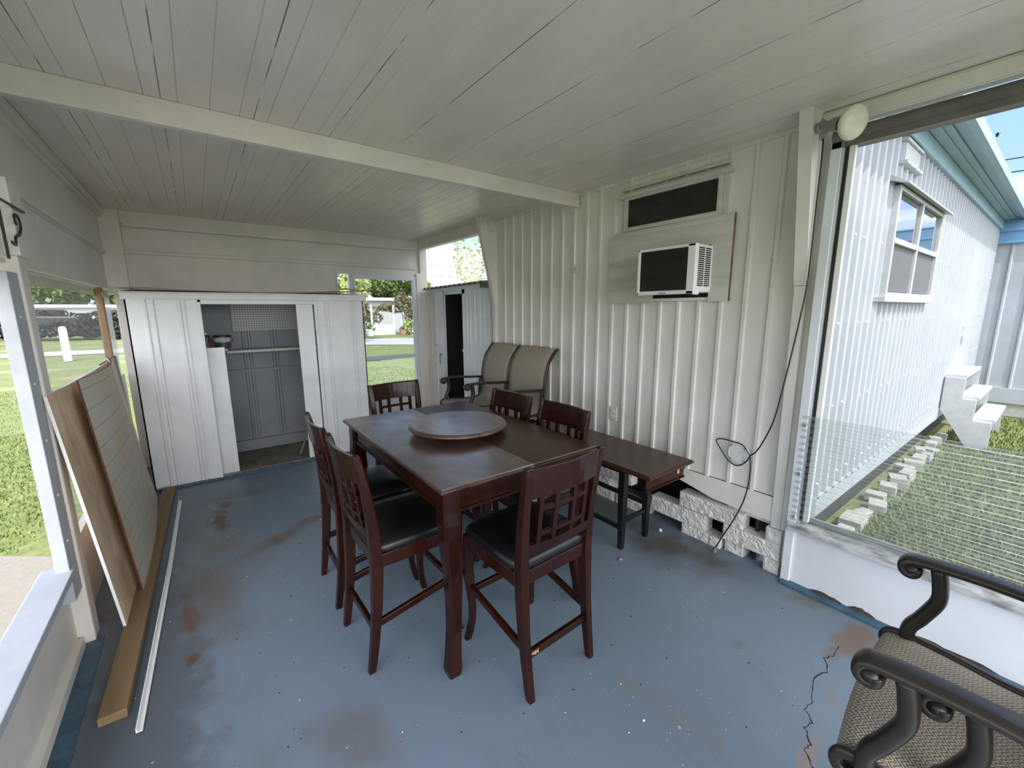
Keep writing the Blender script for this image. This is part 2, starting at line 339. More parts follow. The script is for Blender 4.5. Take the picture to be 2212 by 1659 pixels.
# ---- grass
def grass_extra(t, b, mp, cs):
    L = t.links; geo = t.nodes.new('ShaderNodeNewGeometry')
    n = t.nodes.new('ShaderNodeTexNoise'); n.inputs['Scale'].default_value = 14; n.inputs['Detail'].default_value = 9; n.inputs['Roughness'].default_value = 0.75
    L.new(geo.outputs['Position'], n.inputs['Vector'])
    r = t.nodes.new('ShaderNodeValToRGB'); r.color_ramp.elements[0].position = 0.35; r.color_ramp.elements[1].position = 0.68
    r.color_ramp.elements[0].color = (0.068, 0.095, 0.026, 1); r.color_ramp.elements[1].color = (0.18, 0.215, 0.068, 1)
    L.new(n.outputs['Fac'], r.inputs[0])
    n2 = t.nodes.new('ShaderNodeTexNoise'); n2.inputs['Scale'].default_value = 0.6; n2.inputs['Detail'].default_value = 5; L.new(geo.outputs['Position'], n2.inputs['Vector'])
    r2 = t.nodes.new('ShaderNodeMapRange'); r2.inputs['From Min'].default_value = 0.52; r2.inputs['From Max'].default_value = 0.66; L.new(n2.outputs['Fac'], r2.inputs['Value'])
    mx = t.nodes.new('ShaderNodeMixRGB'); k = t.nodes.new('ShaderNodeMath'); k.operation = 'MULTIPLY'; k.inputs[1].default_value = 0.45; L.new(r2.outputs[0], k.inputs[0]); L.new(k.outputs[0], mx.inputs[0])
    L.new(r.outputs[0], mx.inputs[1]); mx.inputs[2].default_value = (0.30, 0.25, 0.14, 1); L.new(mx.outputs[0], b.inputs['Base Color'])
GRASS = mat('lawn_grass', (0.12, 0.2, 0.05), 0.9, bump=0.8, bscale=30, extra=grass_extra)
BLADE = mat('grass_blade', (0.115, 0.155, 0.038), 0.6, var=0.5, vscale=9, vcol=(0.21, 0.235, 0.08))

def peg_extra(t, b, mp, cs):
    L = t.links; geo = t.nodes.new('ShaderNodeNewGeometry'); sp = t.nodes.new('ShaderNodeSeparateXYZ'); L.new(geo.outputs['Position'], sp.inputs[0])
    def mth(op, a, bb=0.0):
        n = t.nodes.new('ShaderNodeMath'); n.operation = op
        for i, v in enumerate((a, bb)):
            if isinstance(v, (int, float)): n.inputs[i].default_value = v
            else: L.new(v, n.inputs[i])
        return n.outputs[0]
    a = mth('SUBTRACT', mth('FRACT', mth('DIVIDE', sp.outputs['X'], 0.0254)), 0.5); c = mth('SUBTRACT', mth('FRACT', mth('DIVIDE', sp.outputs['Z'], 0.0254)), 0.5)
    d = mth('LESS_THAN', mth('ADD', mth('MULTIPLY', a, a), mth('MULTIPLY', c, c)), 0.035)
    mx = t.nodes.new('ShaderNodeMixRGB'); L.new(d, mx.inputs[0]); mx.inputs[1].default_value = (0.5, 0.5, 0.5, 1); mx.inputs[2].default_value = (0.06, 0.06, 0.06, 1)
    L.new(mx.outputs[0], b.inputs['Base Color'])
PEG = mat('pegboard', (0.5, 0.5, 0.5), 0.7, extra=peg_extra)
SHEDFLOOR = mat('dirty_concrete', (0.14, 0.12, 0.10), 0.9, var=0.7, vscale=5, vcol=(0.32, 0.29, 0.25), detail=9, bump=0.4)

# ------------------------------------------------------------------ mesh helpers
def tag(o, label=None, cat=None, group=None, kind=None):
    if label: o['label'] = label
    if cat: o['category'] = cat
    if group: o['group'] = group
    if kind: o['kind'] = kind
    return o
def empty(name, loc, rz=0, label=None, cat=None, group=None):
    o = bpy.data.objects.new(name, None); COL.objects.link(o); o.location = loc; o.rotation_euler = (0, 0, rz)
    o.empty_display_size = 0.1
    return tag(o, label, cat, group)
class MB:
    def __init__(s): s.v = []; s.f = []; s.uv = None; s.mi = []; s.cur = 0
    def add(s, vs, fs):
        o = len(s.v); s.v += [tuple(v) for v in vs]; s.f += [tuple(i+o for i in f) for f in fs]; s.mi += [s.cur]*len(fs)
    def box(s, x0, x1, y0, y1, z0, z1, M=None):
        vs = [Vector((x, y, z)) for x in (x0, x1) for y in (y0, y1) for z in (z0, z1)]
        if M is not None: vs = [M @ v for v in vs]
        s.add(vs, [(0, 1, 3, 2), (4, 6, 7, 5), (0, 4, 5, 1), (2, 3, 7, 6), (0, 2, 6, 4), (1, 5, 7, 3)]); return s
    def loft(s, rings, cap=True, closed=True):
        n = len(rings[0]); o = len(s.v)
        vs = [v for r in rings for v in r]; fs = []
        for i in range(len(rings)-1):
            for j in range(n if closed else n-1):
                a = i*n+j; b = i*n+(j+1) % n
                fs.append((a, b, b+n, a+n))
        if cap and closed:
            fs.append(tuple(range(n-1, -1, -1))); fs.append(tuple(range((len(rings)-1)*n, len(rings)*n)))
        s.add(vs, fs); return s
    def bar(s, p, q, w, h, up=(0, 0, 1)):
        return s.sweep([p, q], w, h, up)
    def sweep(s, pts, w, h, up=(0, 0, 1), prof=None):
        """rect (or custom) profile along pts; w,h float or per-point lists"""
        pts = [Vector(p) for p in pts]; up = Vector(up); rings = []
        for i, p in enumerate(pts):
            t = (pts[min(i+1, len(pts)-1)]-pts[max(i-1, 0)]).normalized()
            sx = t.cross(up)
            if sx.length < 1e-4: sx = t.cross(Vector((1, 0, 0)))
            sx.normalize(); u = sx.cross(t).normalized()
            ww = w[i] if isinstance(w, (list, tuple)) else w; hh = h[i] if isinstance(h, (list, tuple)) else h
            pf = prof or [(-.5, -.5), (.5, -.5), (.5, .5), (-.5, .5)]
            rings.append([p+sx*(a*ww)+u*(b*hh) for a, b in pf])
        return s.loft(rings)
    def tube(s, pts, r, n=8, up=(0, 0, 1)):
        pf = [(math.cos(2*math.pi*i/n), math.sin(2*math.pi*i/n)) for i in range(n)]
        return s.sweep(pts, r, r, up, pf)
    def lathe(s, prof, c=(0, 0, 0), n=32, M=None):
        c = Vector(c); rings = []
        for r, z in prof:
            ring = [Vector((r*math.cos(2*math.pi*i/n), r*math.sin(2*math.pi*i/n), z)) for i in range(n)]
            if M is not None: ring = [M @ v for v in ring]
            rings.append([v+c for v in ring])
        return s.loft(rings)
    def prism(s, poly, axis, a, b):
        """poly 2D extruded along axis from a to b"""
        def P(u, v, w): return {'x': (w, u, v), 'y': (u, w, v), 'z': (u, v, w)}[axis]
        return s.loft([[Vector(P(u, v, a)) for u, v in poly], [Vector(P(u, v, b)) for u, v in poly]])
    def build(s, name, m, parent=None, bevel=0, seg=2, smooth=False, subsurf=0):
        me = bpy.data.meshes.new(name); me.from_pydata(s.v, [], s.f); me.validate()
        bm = bmesh.new(); bm.from_mesh(me); bmesh.ops.recalc_face_normals(bm, faces=bm.faces); bm.to_mesh(me); bm.free()
        if s.uv:
            l = me.uv_layers.new(name='UV')
            for lp in me.loops: l.data[lp.index].uv = s.uv[lp.vertex_index]
        for mm in (m if isinstance(m, (list, tuple)) else [m]): me.materials.append(mm)
        if isinstance(m, (list, tuple)) and len(s.mi) == len(me.polygons):
            for p, k in zip(me.polygons, s.mi): p.material_index = k
        o = bpy.data.objects.new(name, me); COL.objects.link(o)
        if parent is not None: o.parent = parent
        if bevel:
            md = o.modifiers.new('bevel', 'BEVEL'); md.width = bevel; md.segments = seg; md.limit_method = 'ANGLE'; md.angle_limit = math.radians(40)
        if subsurf:
            md = o.modifiers.new('sub', 'SUBSURF'); md.levels = subsurf; md.render_levels = subsurf
        if smooth or subsurf:
            for p in me.polygons: p.use_smooth = True
        elif bevel:
            for p in me.polygons: p.use_smooth = False
        return o
def copy_tree(o, parent=None):
    c = o.copy(); COL.objects.link(c); c.parent = parent
    for ch in list(o.children): copy_tree(ch, c)
    return c
def curve_pts(pts, n=8):
    """Catmull-Rom"""
    P = [Vector(p) for p in pts]; P = [2*P[0]-P[1]]+P+[2*P[-1]-P[-2]]; o = []
    for i in range(1, len(P)-2):
        for k in range(n):
            t = k/n; a, b, c, d = P[i-1:i+3]
            o.append(0.5*((2*b)+(c-a)*t+(2*a-5*b+4*c-d)*t*t+(3*b-a-3*c+d)*t**3))
    o.append(P[-2]); return o
def structure(mb, name, m, label=None, **k):
    o = mb.build(name, m, **k); o['kind'] = 'structure'
    if label: o['label'] = label
    return o
def screw_heads(parent, pts, axis, r=0.006, m=None, name='screw'):
    mb = MB()
    for p in pts:
        q = Vector(p); a = Vector(axis)
        mb.tube([q-a*0.002, q+a*0.004], r, 8, up=(0.3, 0.5, 0.8))
    return mb.build(name, m or WHITE, parent)

XL, XR, YB, ZC = -0.62, 2.70, 5.62, 2.55
Y0 = -1.7

# ================================================================== STRUCTURE
f = MB(); f.box(-0.66, 2.74, Y0-0.3, 5.72, -0.12, 0.0); f.box(2.74, 2.98, .97, 3.86, -0.12, 0.0)
floor = structure(f, 'floor', FLOOR)
# crack
ck = [(2.30, .465), (2.22, .455), (2.16, .475), (2.08, .445), (2.00, .47), (1.93, .45), (1.86, .43), (1.80, .435), (1.755, .395), (1.71, .405), (1.66, .37), (1.62, .375), (1.58, .34), (1.52, .33)]
mb = MB()
pts = []
for i in range(len(ck)-1):
    for k in range(4):
        t = k/4; pts.append((ck[i][0]*(1-t)+ck[i+1][0]*t+random.uniform(-.006, .006), ck[i][1]*(1-t)+ck[i+1][1]*t+random.uniform(-.005, .005)))
for i in range(len(pts)-1):
    a, b = Vector(pts[i]), Vector(pts[i+1]); w = random.uniform(.0008, .0024); d = (b-a).normalized(); nn = Vector((-d.y, d.x))*w; a = a-d*.002; b = b+d*.002
    mb.add([(a.x-nn.x, a.y-nn.y, .0008), (a.x+nn.x, a.y+nn.y, .0008), (b.x+nn.x, b.y+nn.y, .0008), (b.x-nn.x, b.y-nn.y, .0008)], [(0, 3, 2, 1)])
mb.build('crack', DARK, floor)
# darker blue paint line along the base of walls
mb = MB(); mb.box(-0.60, -0.535, Y0, 2.7, 0.0, 0.004); mb.box(2.585, 2.645, Y0, .83, 0, .012); mb.build('paint_line', BLUEPAINT, floor)
mb = MB(); mb.box(-.46, 1.5, 4.715, 4.745, 0, .022); mb.build('paint_line', BLUEPAINT, floor, bevel=.004)

# ceiling with V grooves between boards
mb = MB()
pitch = 0.12; x = 0.523-0.12*12; prof = [(-1.10, ZC)]
while x < 2.78:
    if x > -0.8: prof += [(x-.0022, ZC), (x, ZC+.004), (x+.0022, ZC)]
    x += pitch
prof += [(2.80, ZC)]
prof += [(2.80, ZC+.09), (-1.10, ZC+.09)]
mb.prism(prof, 'y', Y0, YB+.35)  # left overhang added and rear end extended, unseen, to keep sun off the floor
ceil = structure(mb, 'ceiling', CEIL)

# cross beam
mb = MB(); mb.box(XL+.02, XR-.02, 2.62, 2.67, ZC-.11, ZC)
b1 = structure(mb, 'trim_1', WHITE, bevel=.006)
screw_heads(b1, [(x, 2.62, ZC-.03+(-.045 if i % 2 else 0)) for i, x in enumerate([-.1, .25, .6, .95, 1.3, 1.65, 2.0, 2.35, 2.6])], (0, -1, 0), .008)
mb = MB(); mb.box(XL+.02, XR-.04, -0.82, -0.77, ZC-.11, ZC); structure(mb, 'trim_2', WHITE, bevel=.006)

# back wall: header beam, two horizontal panels with a lap, corner posts
mb = MB()
mb.box(-.50, 2.60, YB+.02, YB+.04, 1.2, ZC)
mb.box(-.50, 2.60, YB-.01, YB+.03, ZC-.11, ZC)
mb.box(-.46, 2.56, YB-.022, YB-.01, ZC-.145, ZC-.112)
mb.box(-.48, 2.58, YB+.008, YB+.02, 2.13, 2.17)
mb.box(-.50, 1.66, YB+.02, YB+.06, 0, 1.2)
mb.box(1.66, 2.60, YB+.02, YB+.06, 0, 0.34)
wb = structure(mb, 'wall_back', WHITE)
# cut the window and slot openings out of the upper back panel: rebuilt as strips
bpy.data.objects.remove(wb)
mb = MB()
mb.box(-.50, 2.60, YB-.01, YB+.03, ZC-.11, ZC)
mb.box(-.46, 2.56, YB-.022, YB-.01, ZC-.145, ZC-.112)
mb.box(-.50, 2.60, YB+.02, YB+.045, 2.10, ZC-.11)
mb.box(-.48, 2.55, YB+.008, YB+.02, 2.155, 2.19)
mb.box(-.50, 1.47, YB+.02, YB+.045, 0, 2.10)
mb.box(1.47, 2.60, YB+.02, YB+.045, 0, 0.36)
mb.box(1.47, 2.60, YB+.012, YB+.03, 2.06, 2.11)
wb = structure(mb, 'wall_back', WHITE)
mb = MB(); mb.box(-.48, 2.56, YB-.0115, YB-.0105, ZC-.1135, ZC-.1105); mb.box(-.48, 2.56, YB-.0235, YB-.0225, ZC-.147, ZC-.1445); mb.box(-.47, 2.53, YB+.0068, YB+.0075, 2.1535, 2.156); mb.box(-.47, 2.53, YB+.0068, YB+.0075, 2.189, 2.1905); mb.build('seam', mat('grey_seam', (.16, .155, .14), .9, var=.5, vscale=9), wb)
screw_heads(wb, [(-.3+.27*i, YB-.01, ZC-.035-(.045 if i % 2 else 0)) for i in range(11)], (0, -1, 0), .007)
mb = MB(); mb.box(-.66, -.48, YB-.05, YB+.04, 1.76, ZC); mb.box(-.60, -.53, YB-.05, YB+.04, 0, 1.76); mb.box(-.53, -.46, YB-.02, YB+.04, 0, 1.76)
structure(mb, 'trim_3', WHITE, bevel=.006)
mb = MB(); mb.box(2.595, 2.70, YB-.02, YB+.06, 1.0, ZC); mb.box(2.53, 2.595, YB-.03, YB+.03, 0.0, 2.10); mb.box(2.595, 2.70, YB-.01, YB+.05, 0, 1.0)
structure(mb, 'trim_4', WHITE, bevel=.004)
# side beam over the gap and short ribbed wall behind it
mb = MB(); mb.box(2.58, 2.66, 3.84, YB, ZC-.13, ZC); structure(mb, 'trim_5', WHITE, bevel=.004)
mb = MB()
pr = [(5.34, 2.74)]
y = 5.36
poly = []
for k in range(3):
    poly += [(y, 2.70), (y+.05, 2.70), (y+.055, 2.685), (y+.075, 2.685), (y+.08, 2.70)]
    y += .085
poly += [(5.615, 2.70), (5.615, 2.73), (5.35, 2.73)]
mb.loft([[Vector((b, a, z)) for a, b in poly] for z in (0, 1.9)])
structure(mb, 'wall_side', WHITE)

# window in the back wall
w2 = empty('window_2', (2.09, YB, 0)); w2['kind'] = 'structure'
def frame_xz(mb, x0, x1, z0, z1, t, y0, y1):
    mb.box(x0, x0+t, y0, y1, z0, z1); mb.box(x1-t, x1, y0, y1, z0, z1); mb.box(x0+t, x1-t, y0, y1, z0, z0+t); mb.box(x0+t, x1-t, y0, y1, z1-t, z1)
def local(mb, o):
    l = o.location; mb.v = [(v[0]-l[0], v[1]-l[1], v[2]-l[2]) for v in mb.v]; return mb
mb = MB(); frame_xz(mb, 1.62, 2.53, .36, 2.06, .05, YB-.015, YB+.05); frame_xz(mb, 1.66, 2.50, .40, 2.03, .03, YB-.03, YB+.02)
local(mb, w2).build('window_frame', ALU, w2, bevel=.003)
mb = MB(); mb.box(1.69, 2.47, YB-.02, YB+.015, .93, .985); local(mb, w2).build('sash_rail', ALU, w2, bevel=.003)
mb = MB(); mb.tube([(1.70, YB-.04, .945), (1.95, YB-.04, .935)], .016, 10); mb.tube([(1.95, YB-.04, .935), (2.12, YB-.04, .93)], .006, 8); local(mb, w2).build('roller_blind', ALU, w2, smooth=True)
mb = MB(); mb.box(1.68, 2.48, YB+.002, YB+.006, .95, 2.01); local(mb, w2).build('pane', GLASS, w2)
mb = MB()
poly = []
n = 156
for i in range(n+1):
    z = .42+.52*i/n; poly.append((YB-.004+.0065*math.sin(i/n*math.pi*2*13), z))
poly += [(p[0]+.0015, p[1]) for p in reversed(poly)]
mb.loft([[Vector((x, a, b)) for a, b in poly] for x in (1.69, 2.47)]); local(mb, w2).build('ribbed_panel', ACRYL, w2, smooth=True)
mb = MB(); mb.box(2.495, 2.515, YB-.045, YB-.03, 1.12, 1.17); mb.box(2.485, 2.50, YB-.05, YB-.03, 1.135, 1.15); local(mb, w2).build('latch', ALU, w2)
mb = MB(); frame_xz(mb, 1.47, 1.64, 1.5, 2.07, .012, YB+.0, YB+.05); o = structure(mb, 'window_4', ALU)

# ---- left wall
mb = MB()
mb.box(-.655, -.625, -1.7, 5.6, 2.13, 2.50)
mb.box(-.65, -.605, -1.7, 5.57, 2.14, 2.165)
mb.box(-.655, -.635, -1.7, 5.6, 1.79, 2.14)
mb.add([(-.635, -1.7, 1.80), (-.635, 5.57, 1.80), (-.70, 5.57, 1.745), (-.70, -1.7, 1.745), (-.60, -1.7, 1.815), (-.60, 5.57, 1.815)], [(0, 1, 2, 3), (0, 4, 5, 1)])
mb.box(-.655, -.60, -1.7, 5.57, 1.80, 1.818)
# knee wall
mb.box(-.66, -.625, -1.7, 4.9, 0.0, .42)
mb.box(-.625, -.60, -1.7, 2.66, 0.0, .05)
mb.box(-.66, -.62, 4.9, 5.57, 0.0, 1.0)
wl = structure(mb, 'wall_left', WHITE)
mb = MB(); mb.box(-.64, -.575, -1.7, 5.6, 2.50, 2.545); mb.box(-.655, -.60, -1.7, 5.58, 2.47, 2.50)
structure(mb, 'trim_6', WHITE, bevel=.004)
mb = MB(); mb.box(-.68, -.565, -1.7, 2.62, .42, .455); structure(mb, 'trim_7', SILLW, bevel=.003)
# post and aluminium frame
mb = MB(); mb.box(-.645, -.565, 2.68, 2.78, 0, 2.14); mb.box(-.645, -.60, 2.78, 2.90, 0.0, 1.80); p = structure(mb, 'trim_8', WHITE, bevel=.008)
mb = MB(); mb.box(-.62, -.575, 2.55, 2.68, .30, 1.76); o = structure(mb, 'trim_9', SILLW, bevel=.003)
screw_heads(o, [(-.575, 2.60, z) for z in (1.58, 1.3, 1.05, .8, .58)], (1, 0, 0), .006)
mb = MB(); mb.box(-.60, -.55, 2.66, 2.82, 1.83, 2.14); structure(mb, 'trim_10', WHITE, bevel=.006)
mb = MB(); mb.box(-.64, -.575, -.25, -.13, 0, 2.14); structure(mb, 'trim_11', WHITE, bevel=.006)
# cloudy vinyl in the left opening
wv = empty('window_3', (-.63, 3.9, 0)); wv['kind'] = 'structure'
mb = MB(); mb.add([(-.64, 2.85, .42), (-.64, 4.95, .42), (-.64, 4.95, 1.80), (-.64, 2.85, 1.80)], [(0, 1, 2, 3)]); local(mb, wv).build('vinyl_sheet', VINYL, wv)
mb = MB(); mb.add([(-.64, 5.06, .42), (-.64, 5.56, .42), (-.64, 5.56, 1.80), (-.64, 5.06, 1.80)], [(0, 1, 2, 3)]); local(mb, wv).build('grey_sheet', GREYVINYL, wv)
mb = MB(); mb.box(-.655, -.61, 4.94, 5.03, .3, 1.80); o = tag(mb.build('wooden_stud', TAN, bevel=.004), 'bare brown wooden stud standing in the left screened opening', 'stud')
mb = MB(); mb.box(-.612, -.607, 4.955, 4.98, 1.72, 1.76); mb.build('white_tag', NEARWHITE, o)

# ---- right: house wall with ribs
def ribbed_x(x, y0, y1, z0, z1, ys, d=.016, w=.026, thick=.03):
    poly = [(y0, x)]
    for y in ys:
        if y0+.02 < y < y1-.02: poly += [(y-w/2-.004, x), (y-w/2, x-d), (y+w/2-.006, x-d), (y+w/2+.004, x)]
    poly += [(y1, x), (y1, x+thick), (y0, x+thick)]
    m = MB(); m.loft([[Vector((b, a, z)) for a, b in poly] for z in (z0, z1)]); return m
ribs = [1.075+.1465*i for i in range(19)]
mbw = MB()
def strip(y0, y1, z0, z1):
    m = ribbed_x(XR, y0, y1, z0, z1, ribs); mbw.add(m.v, m.f)
strip(.93, 1.40, .47, ZC); strip(1.40, 2.16, .47, 1.66); strip(1.40, 2.16, 2.455, ZC); strip(2.16, 3.86, .47, ZC)
wr = structure(mbw, 'wall_right', CREAM)
mb = MB()
for y in (ribs[4]+.02, ribs[0]+.02, ribs[1], ribs[7]):
    for k in range(9): mb.tube([(XR-.002, y+.008, .55+.22*k), (XR-.006, y+.008, .55+.22*k)], .005, 6, up=(.1, .2, .9))
mb.build('screw', ALU, wr)
mb = MB(); mb.box(XR-.012, XR+.01, .93, 3.86, ZC-.022, ZC); mb.build('top_trim', WHITE, wr)
# siding lap pieces at near and far corner
mb = MB(); mb.box(XR-.012, XR+.02, .855, .935, 0.01, ZC); mb.box(XR-.03, XR+.02, .84, .857, 0.01, 1.72)
structure(mb, 'trim_12', CREAM)
mb = MB(); mb.box(XR-.013, XR-.008, .86, .93, 0.0, .06); mb.build('blue_foot', BLUEPAINT, bpy.data.objects['trim_12'])
# white sheet skirt under the siding, ends in a point on the left
mb = MB(); mb.prism([(.90, .47), (.90, .315), (1.30, .325), (1.62, .395), (1.67, .47)], 'x', XR-.02, XR-.012)
structure(mb, 'trim_13', CREAM)
# crawl space void
mb = MB(); mb.box(2.98, 3.0, .97, 3.86, -.1, .5); mb.box(2.72, 3.0, .97, 3.86, .48, .5); structure(mb, 'trim_14', DARK)
# far fin and near fin (tapered boards)
mb = MB(); mb.prism([(2.46, 2.55), (2.71, 2.55), (2.71, .0), (2.67, .0), (2.665, 1.66)], 'y', 3.86, 3.885); 
mb.box(2.44, 2.455, 3.845, 3.90, 2.50, 2.55)
structure(mb, 'trim_15', CREAM)
mb = MB(); mb.sweep([(2.455, 3.873, 2.55), (2.662, 3.873, 1.66), (2.667, 3.873, 0.0)], .05, .014, up=(1, 0, 0)); structure(mb, 'trim_16', WHITE)
mb = MB(); mb.prism([(2.475, 2.55), (2.71, 2.55), (2.71, 1.72), (2.635, 1.72)], 'y', .885, .945); structure(mb, 'trim_17', CREAM)
mb = MB(); mb.prism([(2.637, 1.717), (2.71, 1.717), (2.71, 0), (2.685, 0)], 'y', .887, .94); structure(mb, 'trim_18', CREAM)

# ---- right screen wall, glazed with clear panes and ribbed acrylic
mb = MB()
mb.box(2.645, 2.68, Y0, .83, .0, .36)
wk = structure(mb, 'wall_front', ALU)
mb = MB()
for (y, l, h) in ((.62, .16, .014), (.46, .12, .022), (.20, .14, .012), (.08, .2, .016)):
    pts = [(y-l/2, .012)]+[(y-l/2+l*k/8, .016+h*random.uniform(.5, 1.1)*math.sin(math.pi*k/8)) for k in range(1, 8)]+[(y+l/2, .012)]
    mb.prism(pts, 'x', 2.6435, 2.6455)
mb.build('rusted_patch', mat('rot_brown', (0.09, 0.055, 0.035), 0.9, var=0.5, vscale=30), wk)
mb = MB(); mb.box(2.62, 2.70, Y0, .835, .36, .385); mb.box(2.61, 2.625, Y0, .835, .335, .375); mb.box(2.685, 2.70, Y0, .835, .385, .42)
o = structure(mb, 'trim_19', mat('weathered_sill', (0.62, 0.62, 0.62), .5, var=.85, vscale=8, vcol=(0.06, 0.06, 0.055), stretch=(3, 1, 3), detail=9), bevel=.003)
mb = MB(); mb.box(2.60, 2.66, Y0, .93, 2.47, ZC-.003); mb.box(2.59, 2.60, Y0, .88, 2.475, 2.535); structure(mb, 'trim_20', WHITE, bevel=.003)
mb = MB(); mb.tube([(2.645, Y0, 2.43), (2.645, .84, 2.43)], .032, 16, up=(1, 0, 0)); mb.box(2.63, 2.70, Y0, .84, 2.375, 2.425)
structure(mb, 'trim_21', mat('taupe_roller', (0.16, 0.145, 0.125), .5, var=.3), smooth=False)
w1 = empty('window_1', (2.66, 0.0, 0)); w1['kind'] = 'structure'
mb = MB(); mb.box(2.63, 2.70, .80, .845, .0, 2.47); mb.box(2.645, 2.675, .785, .80, .38, 2.40); local(mb, w1).build('window_frame', ALU, w1, bevel=.003)
mb = MB(); mb.box(2.64, 2.68, .772, .786, .40, 2.40); local(mb, w1).build('gasket', BLACKMETAL, w1)
mb = MB(); mb.box(2.645, 2.672, .745, .772, .40, 2.40); local(mb, w1).build('inner_frame', NEARWHITE, w1, bevel=.003)
mb = MB(); mb.add([(2.66, Y0, .38), (2.66, .76, .38), (2.66, .76, 2.40), (2.66, Y0, 2.40)], [(0, 1, 2, 3)]); local(mb, w1).build('pane', GLASS, w1)
mb = MB(); poly = []
n = 306
for i in range(n+1):
    z = .375+.64*i/n; poly.append((2.632+.008*math.sin(i/n*math.pi*2*17), z))
o2 = [(a+.0015, b) for a, b in reversed(poly)]
mb.loft([[Vector((a, y, b)) for a, b in poly+o2] for y in (Y0, .825)]); local(mb, w1).build('ribbed_panel', ACRYL, w1, smooth=True)
mb = MB()
for z in (.42, .68, .96): mb.tube([(2.628, .81, z), (2.618, .81, z)], .008, 8, up=(.1, .2, .9))
local(mb, w1).build('screw', GREYMETAL, w1)

# rear posts and screens behind the photographer (left open)
mb = MB(); mb.box(2.60, 2.70, Y0, Y0+.1, 0, 2.5); structure(mb, 'trim_22', WHITE)
mb = MB(); mb.box(-.66, -.56, Y0, Y0+.1, 0, 2.5); structure(mb, 'trim_23', WHITE)

# ---- high house window in the siding
w5 = empty('window_5', (XR, 1.78, 2.3)); w5['kind'] = 'structure'
mb = MB()
def frame_yz(mb, y0, y1, z0, z1, t, x0, x1):
    mb.box(x0, x1, y0, y0+t, z0, z1); mb.box(x0, x1, y1-t, y1, z0, z1); mb.box(x0, x1, y0+t, y1-t, z0, z0+t); mb.box(x0, x1, y0+t, y1-t, z1-t, z1)
frame_yz(mb, 1.365, 2.165, 2.145, 2.455, .035, XR-.02, XR+.03)
frame_yz(mb, 1.40, 2.14, 2.17, 2.42, .028, XR-.038, XR)
mb.box(XR-.055, XR, 1.35, 2.18, 2.405, 2.435); mb.box(XR-.035, XR, 1.36, 2.17, 2.462, 2.478); mb.box(XR-.04, XR, 1.38, 2.15, 2.135, 2.155)
local(mb, w5).build('window_frame', OLDWHITE, w5, bevel=.003)
mb = MB(); mb.box(XR-.018, XR-.012, 1.425, 2.115, 2.195, 2.395); local(mb, w5).build('pane', DARKGLASS, w5)
# solid wall behind window + aircon so no light leaks
mb = MB(); mb.box(XR+.03, XR+.06, 1.35, 2.2, 1.6, 2.5); structure(mb, 'trim_24', DARK)

# ================================================================== THINGS
# ---- plywood surround and air conditioner
sur = empty('plywood_surround', (XR-.02, 1.78, 1.9), 0, 'weathered grey-white plywood board framing the air conditioner on the ribbed wall', 'board')
mb = MB()
x0, x1 = XR-.036, XR-.017
mb.prism([(1.31, 1.645), (1.44, 1.645), (1.44, 1.70), (1.44, 2.00), (1.30+.01, 2.17)], 'x', x0, x1)
mb.prism([(1.31, 2.17), (1.44, 2.0), (1.44, 2.0), (1.86, 2.0), (2.21, 2.165)], 'x', x0, x1)
mb.prism([(1.86, 2.0), (1.86, 1.64), (2.26, 1.64), (2.265, 2.13), (2.21, 2.165)], 'x', x0, x1)
local(mb, sur).build('plywood', OLDWHITE, sur)
mb = MB(); mb.box(x0, x1-.004, 1.306, 1.3095, 1.645, 2.17); local(mb, sur).build('board_edge', mat('brown_ply_edge', (.20, .12, .08), .8, var=.6, vscale=12), sur)
mb = MB(); mb.box(XR-.026, XR-.0175, 1.44, 1.86, 1.652, 1.672); local(mb, sur).build('sill_strip', WHITE, sur)
mb = MB(); mb.box(XR-.0175, XR-.0165, 1.44, 1.86, 1.67, 2.0); local(mb, sur).build('dark_gap', DARK, sur)

ac = empty('air_conditioner', (2.56, 1.60, 1.70), 0, 'white window air conditioner with dark coil grille set in the plywood board', 'air conditioner')
mb = MB()
ax0 = 2.47; ya, yb = 1.43, 1.845
mb.box(ax0, XR-.01, ya, ya+.015, 1.705, 1.985); mb.box(ax0, XR-.01, yb-.015, yb, 1.70, 1.99)
mb.box(ax0, XR-.01, ya, yb, 1.975, 1.99); mb.box(ax0, XR-.01, ya+.015, yb, 1.70, 1.716)
mb.box(ax0-.004, ax0+.012, yb-.018, yb+.002, 1.69, 1.992); mb.box(ax0-.004, ax0+.012, ya, yb, 1.974, 1.992); mb.box(ax0-.004, ax0+.012, ya, yb, 1.69, 1.710)
mb.box(ax0-.004, ax0+.03, ya-.002, ya+.05, 1.69, 1.992)
mb.box(ax0, ax0+.06, ya-.004, ya+.01, 1.685, 1.72); mb.box(ax0+.012, XR-.03, ya+.015, ya+.025, 1.72, 1.97)
local(mb, ac).build('casing', NEARWHITE, ac, bevel=.004)
mb = MB(); mb.box(ax0+.006, ax0+.02, ya+.05, yb-.018, 1.712, 1.974)
for k in range(26): mb.box(ax0+.002, ax0+.007, ya+.05, yb-.018, 1.715+k*.01, 1.718+k*.01)
local(mb, ac).build('coil_grille', mat('coil_dark', (0.035, 0.034, 0.028), .55, metal=.4, var=.4, vscale=30, stretch=(1, .1, 3)), ac)
mb = MB()
for (xa, xb) in ((ax0+.035, ax0+.10), (ax0+.115, ax0+.175)):
    for k in range(19): mb.box(xa, xb, ya-.003, ya+.002, 1.738+k*.0125, 1.745+k*.0125)
local(mb, ac).build('side_vent', DARK, ac)
mb = MB(); mb.box(ax0-.006, ax0-.002, 1.62, 1.67, 1.696, 1.703); local(mb, ac).build('name_plate', GREYMETAL, ac)
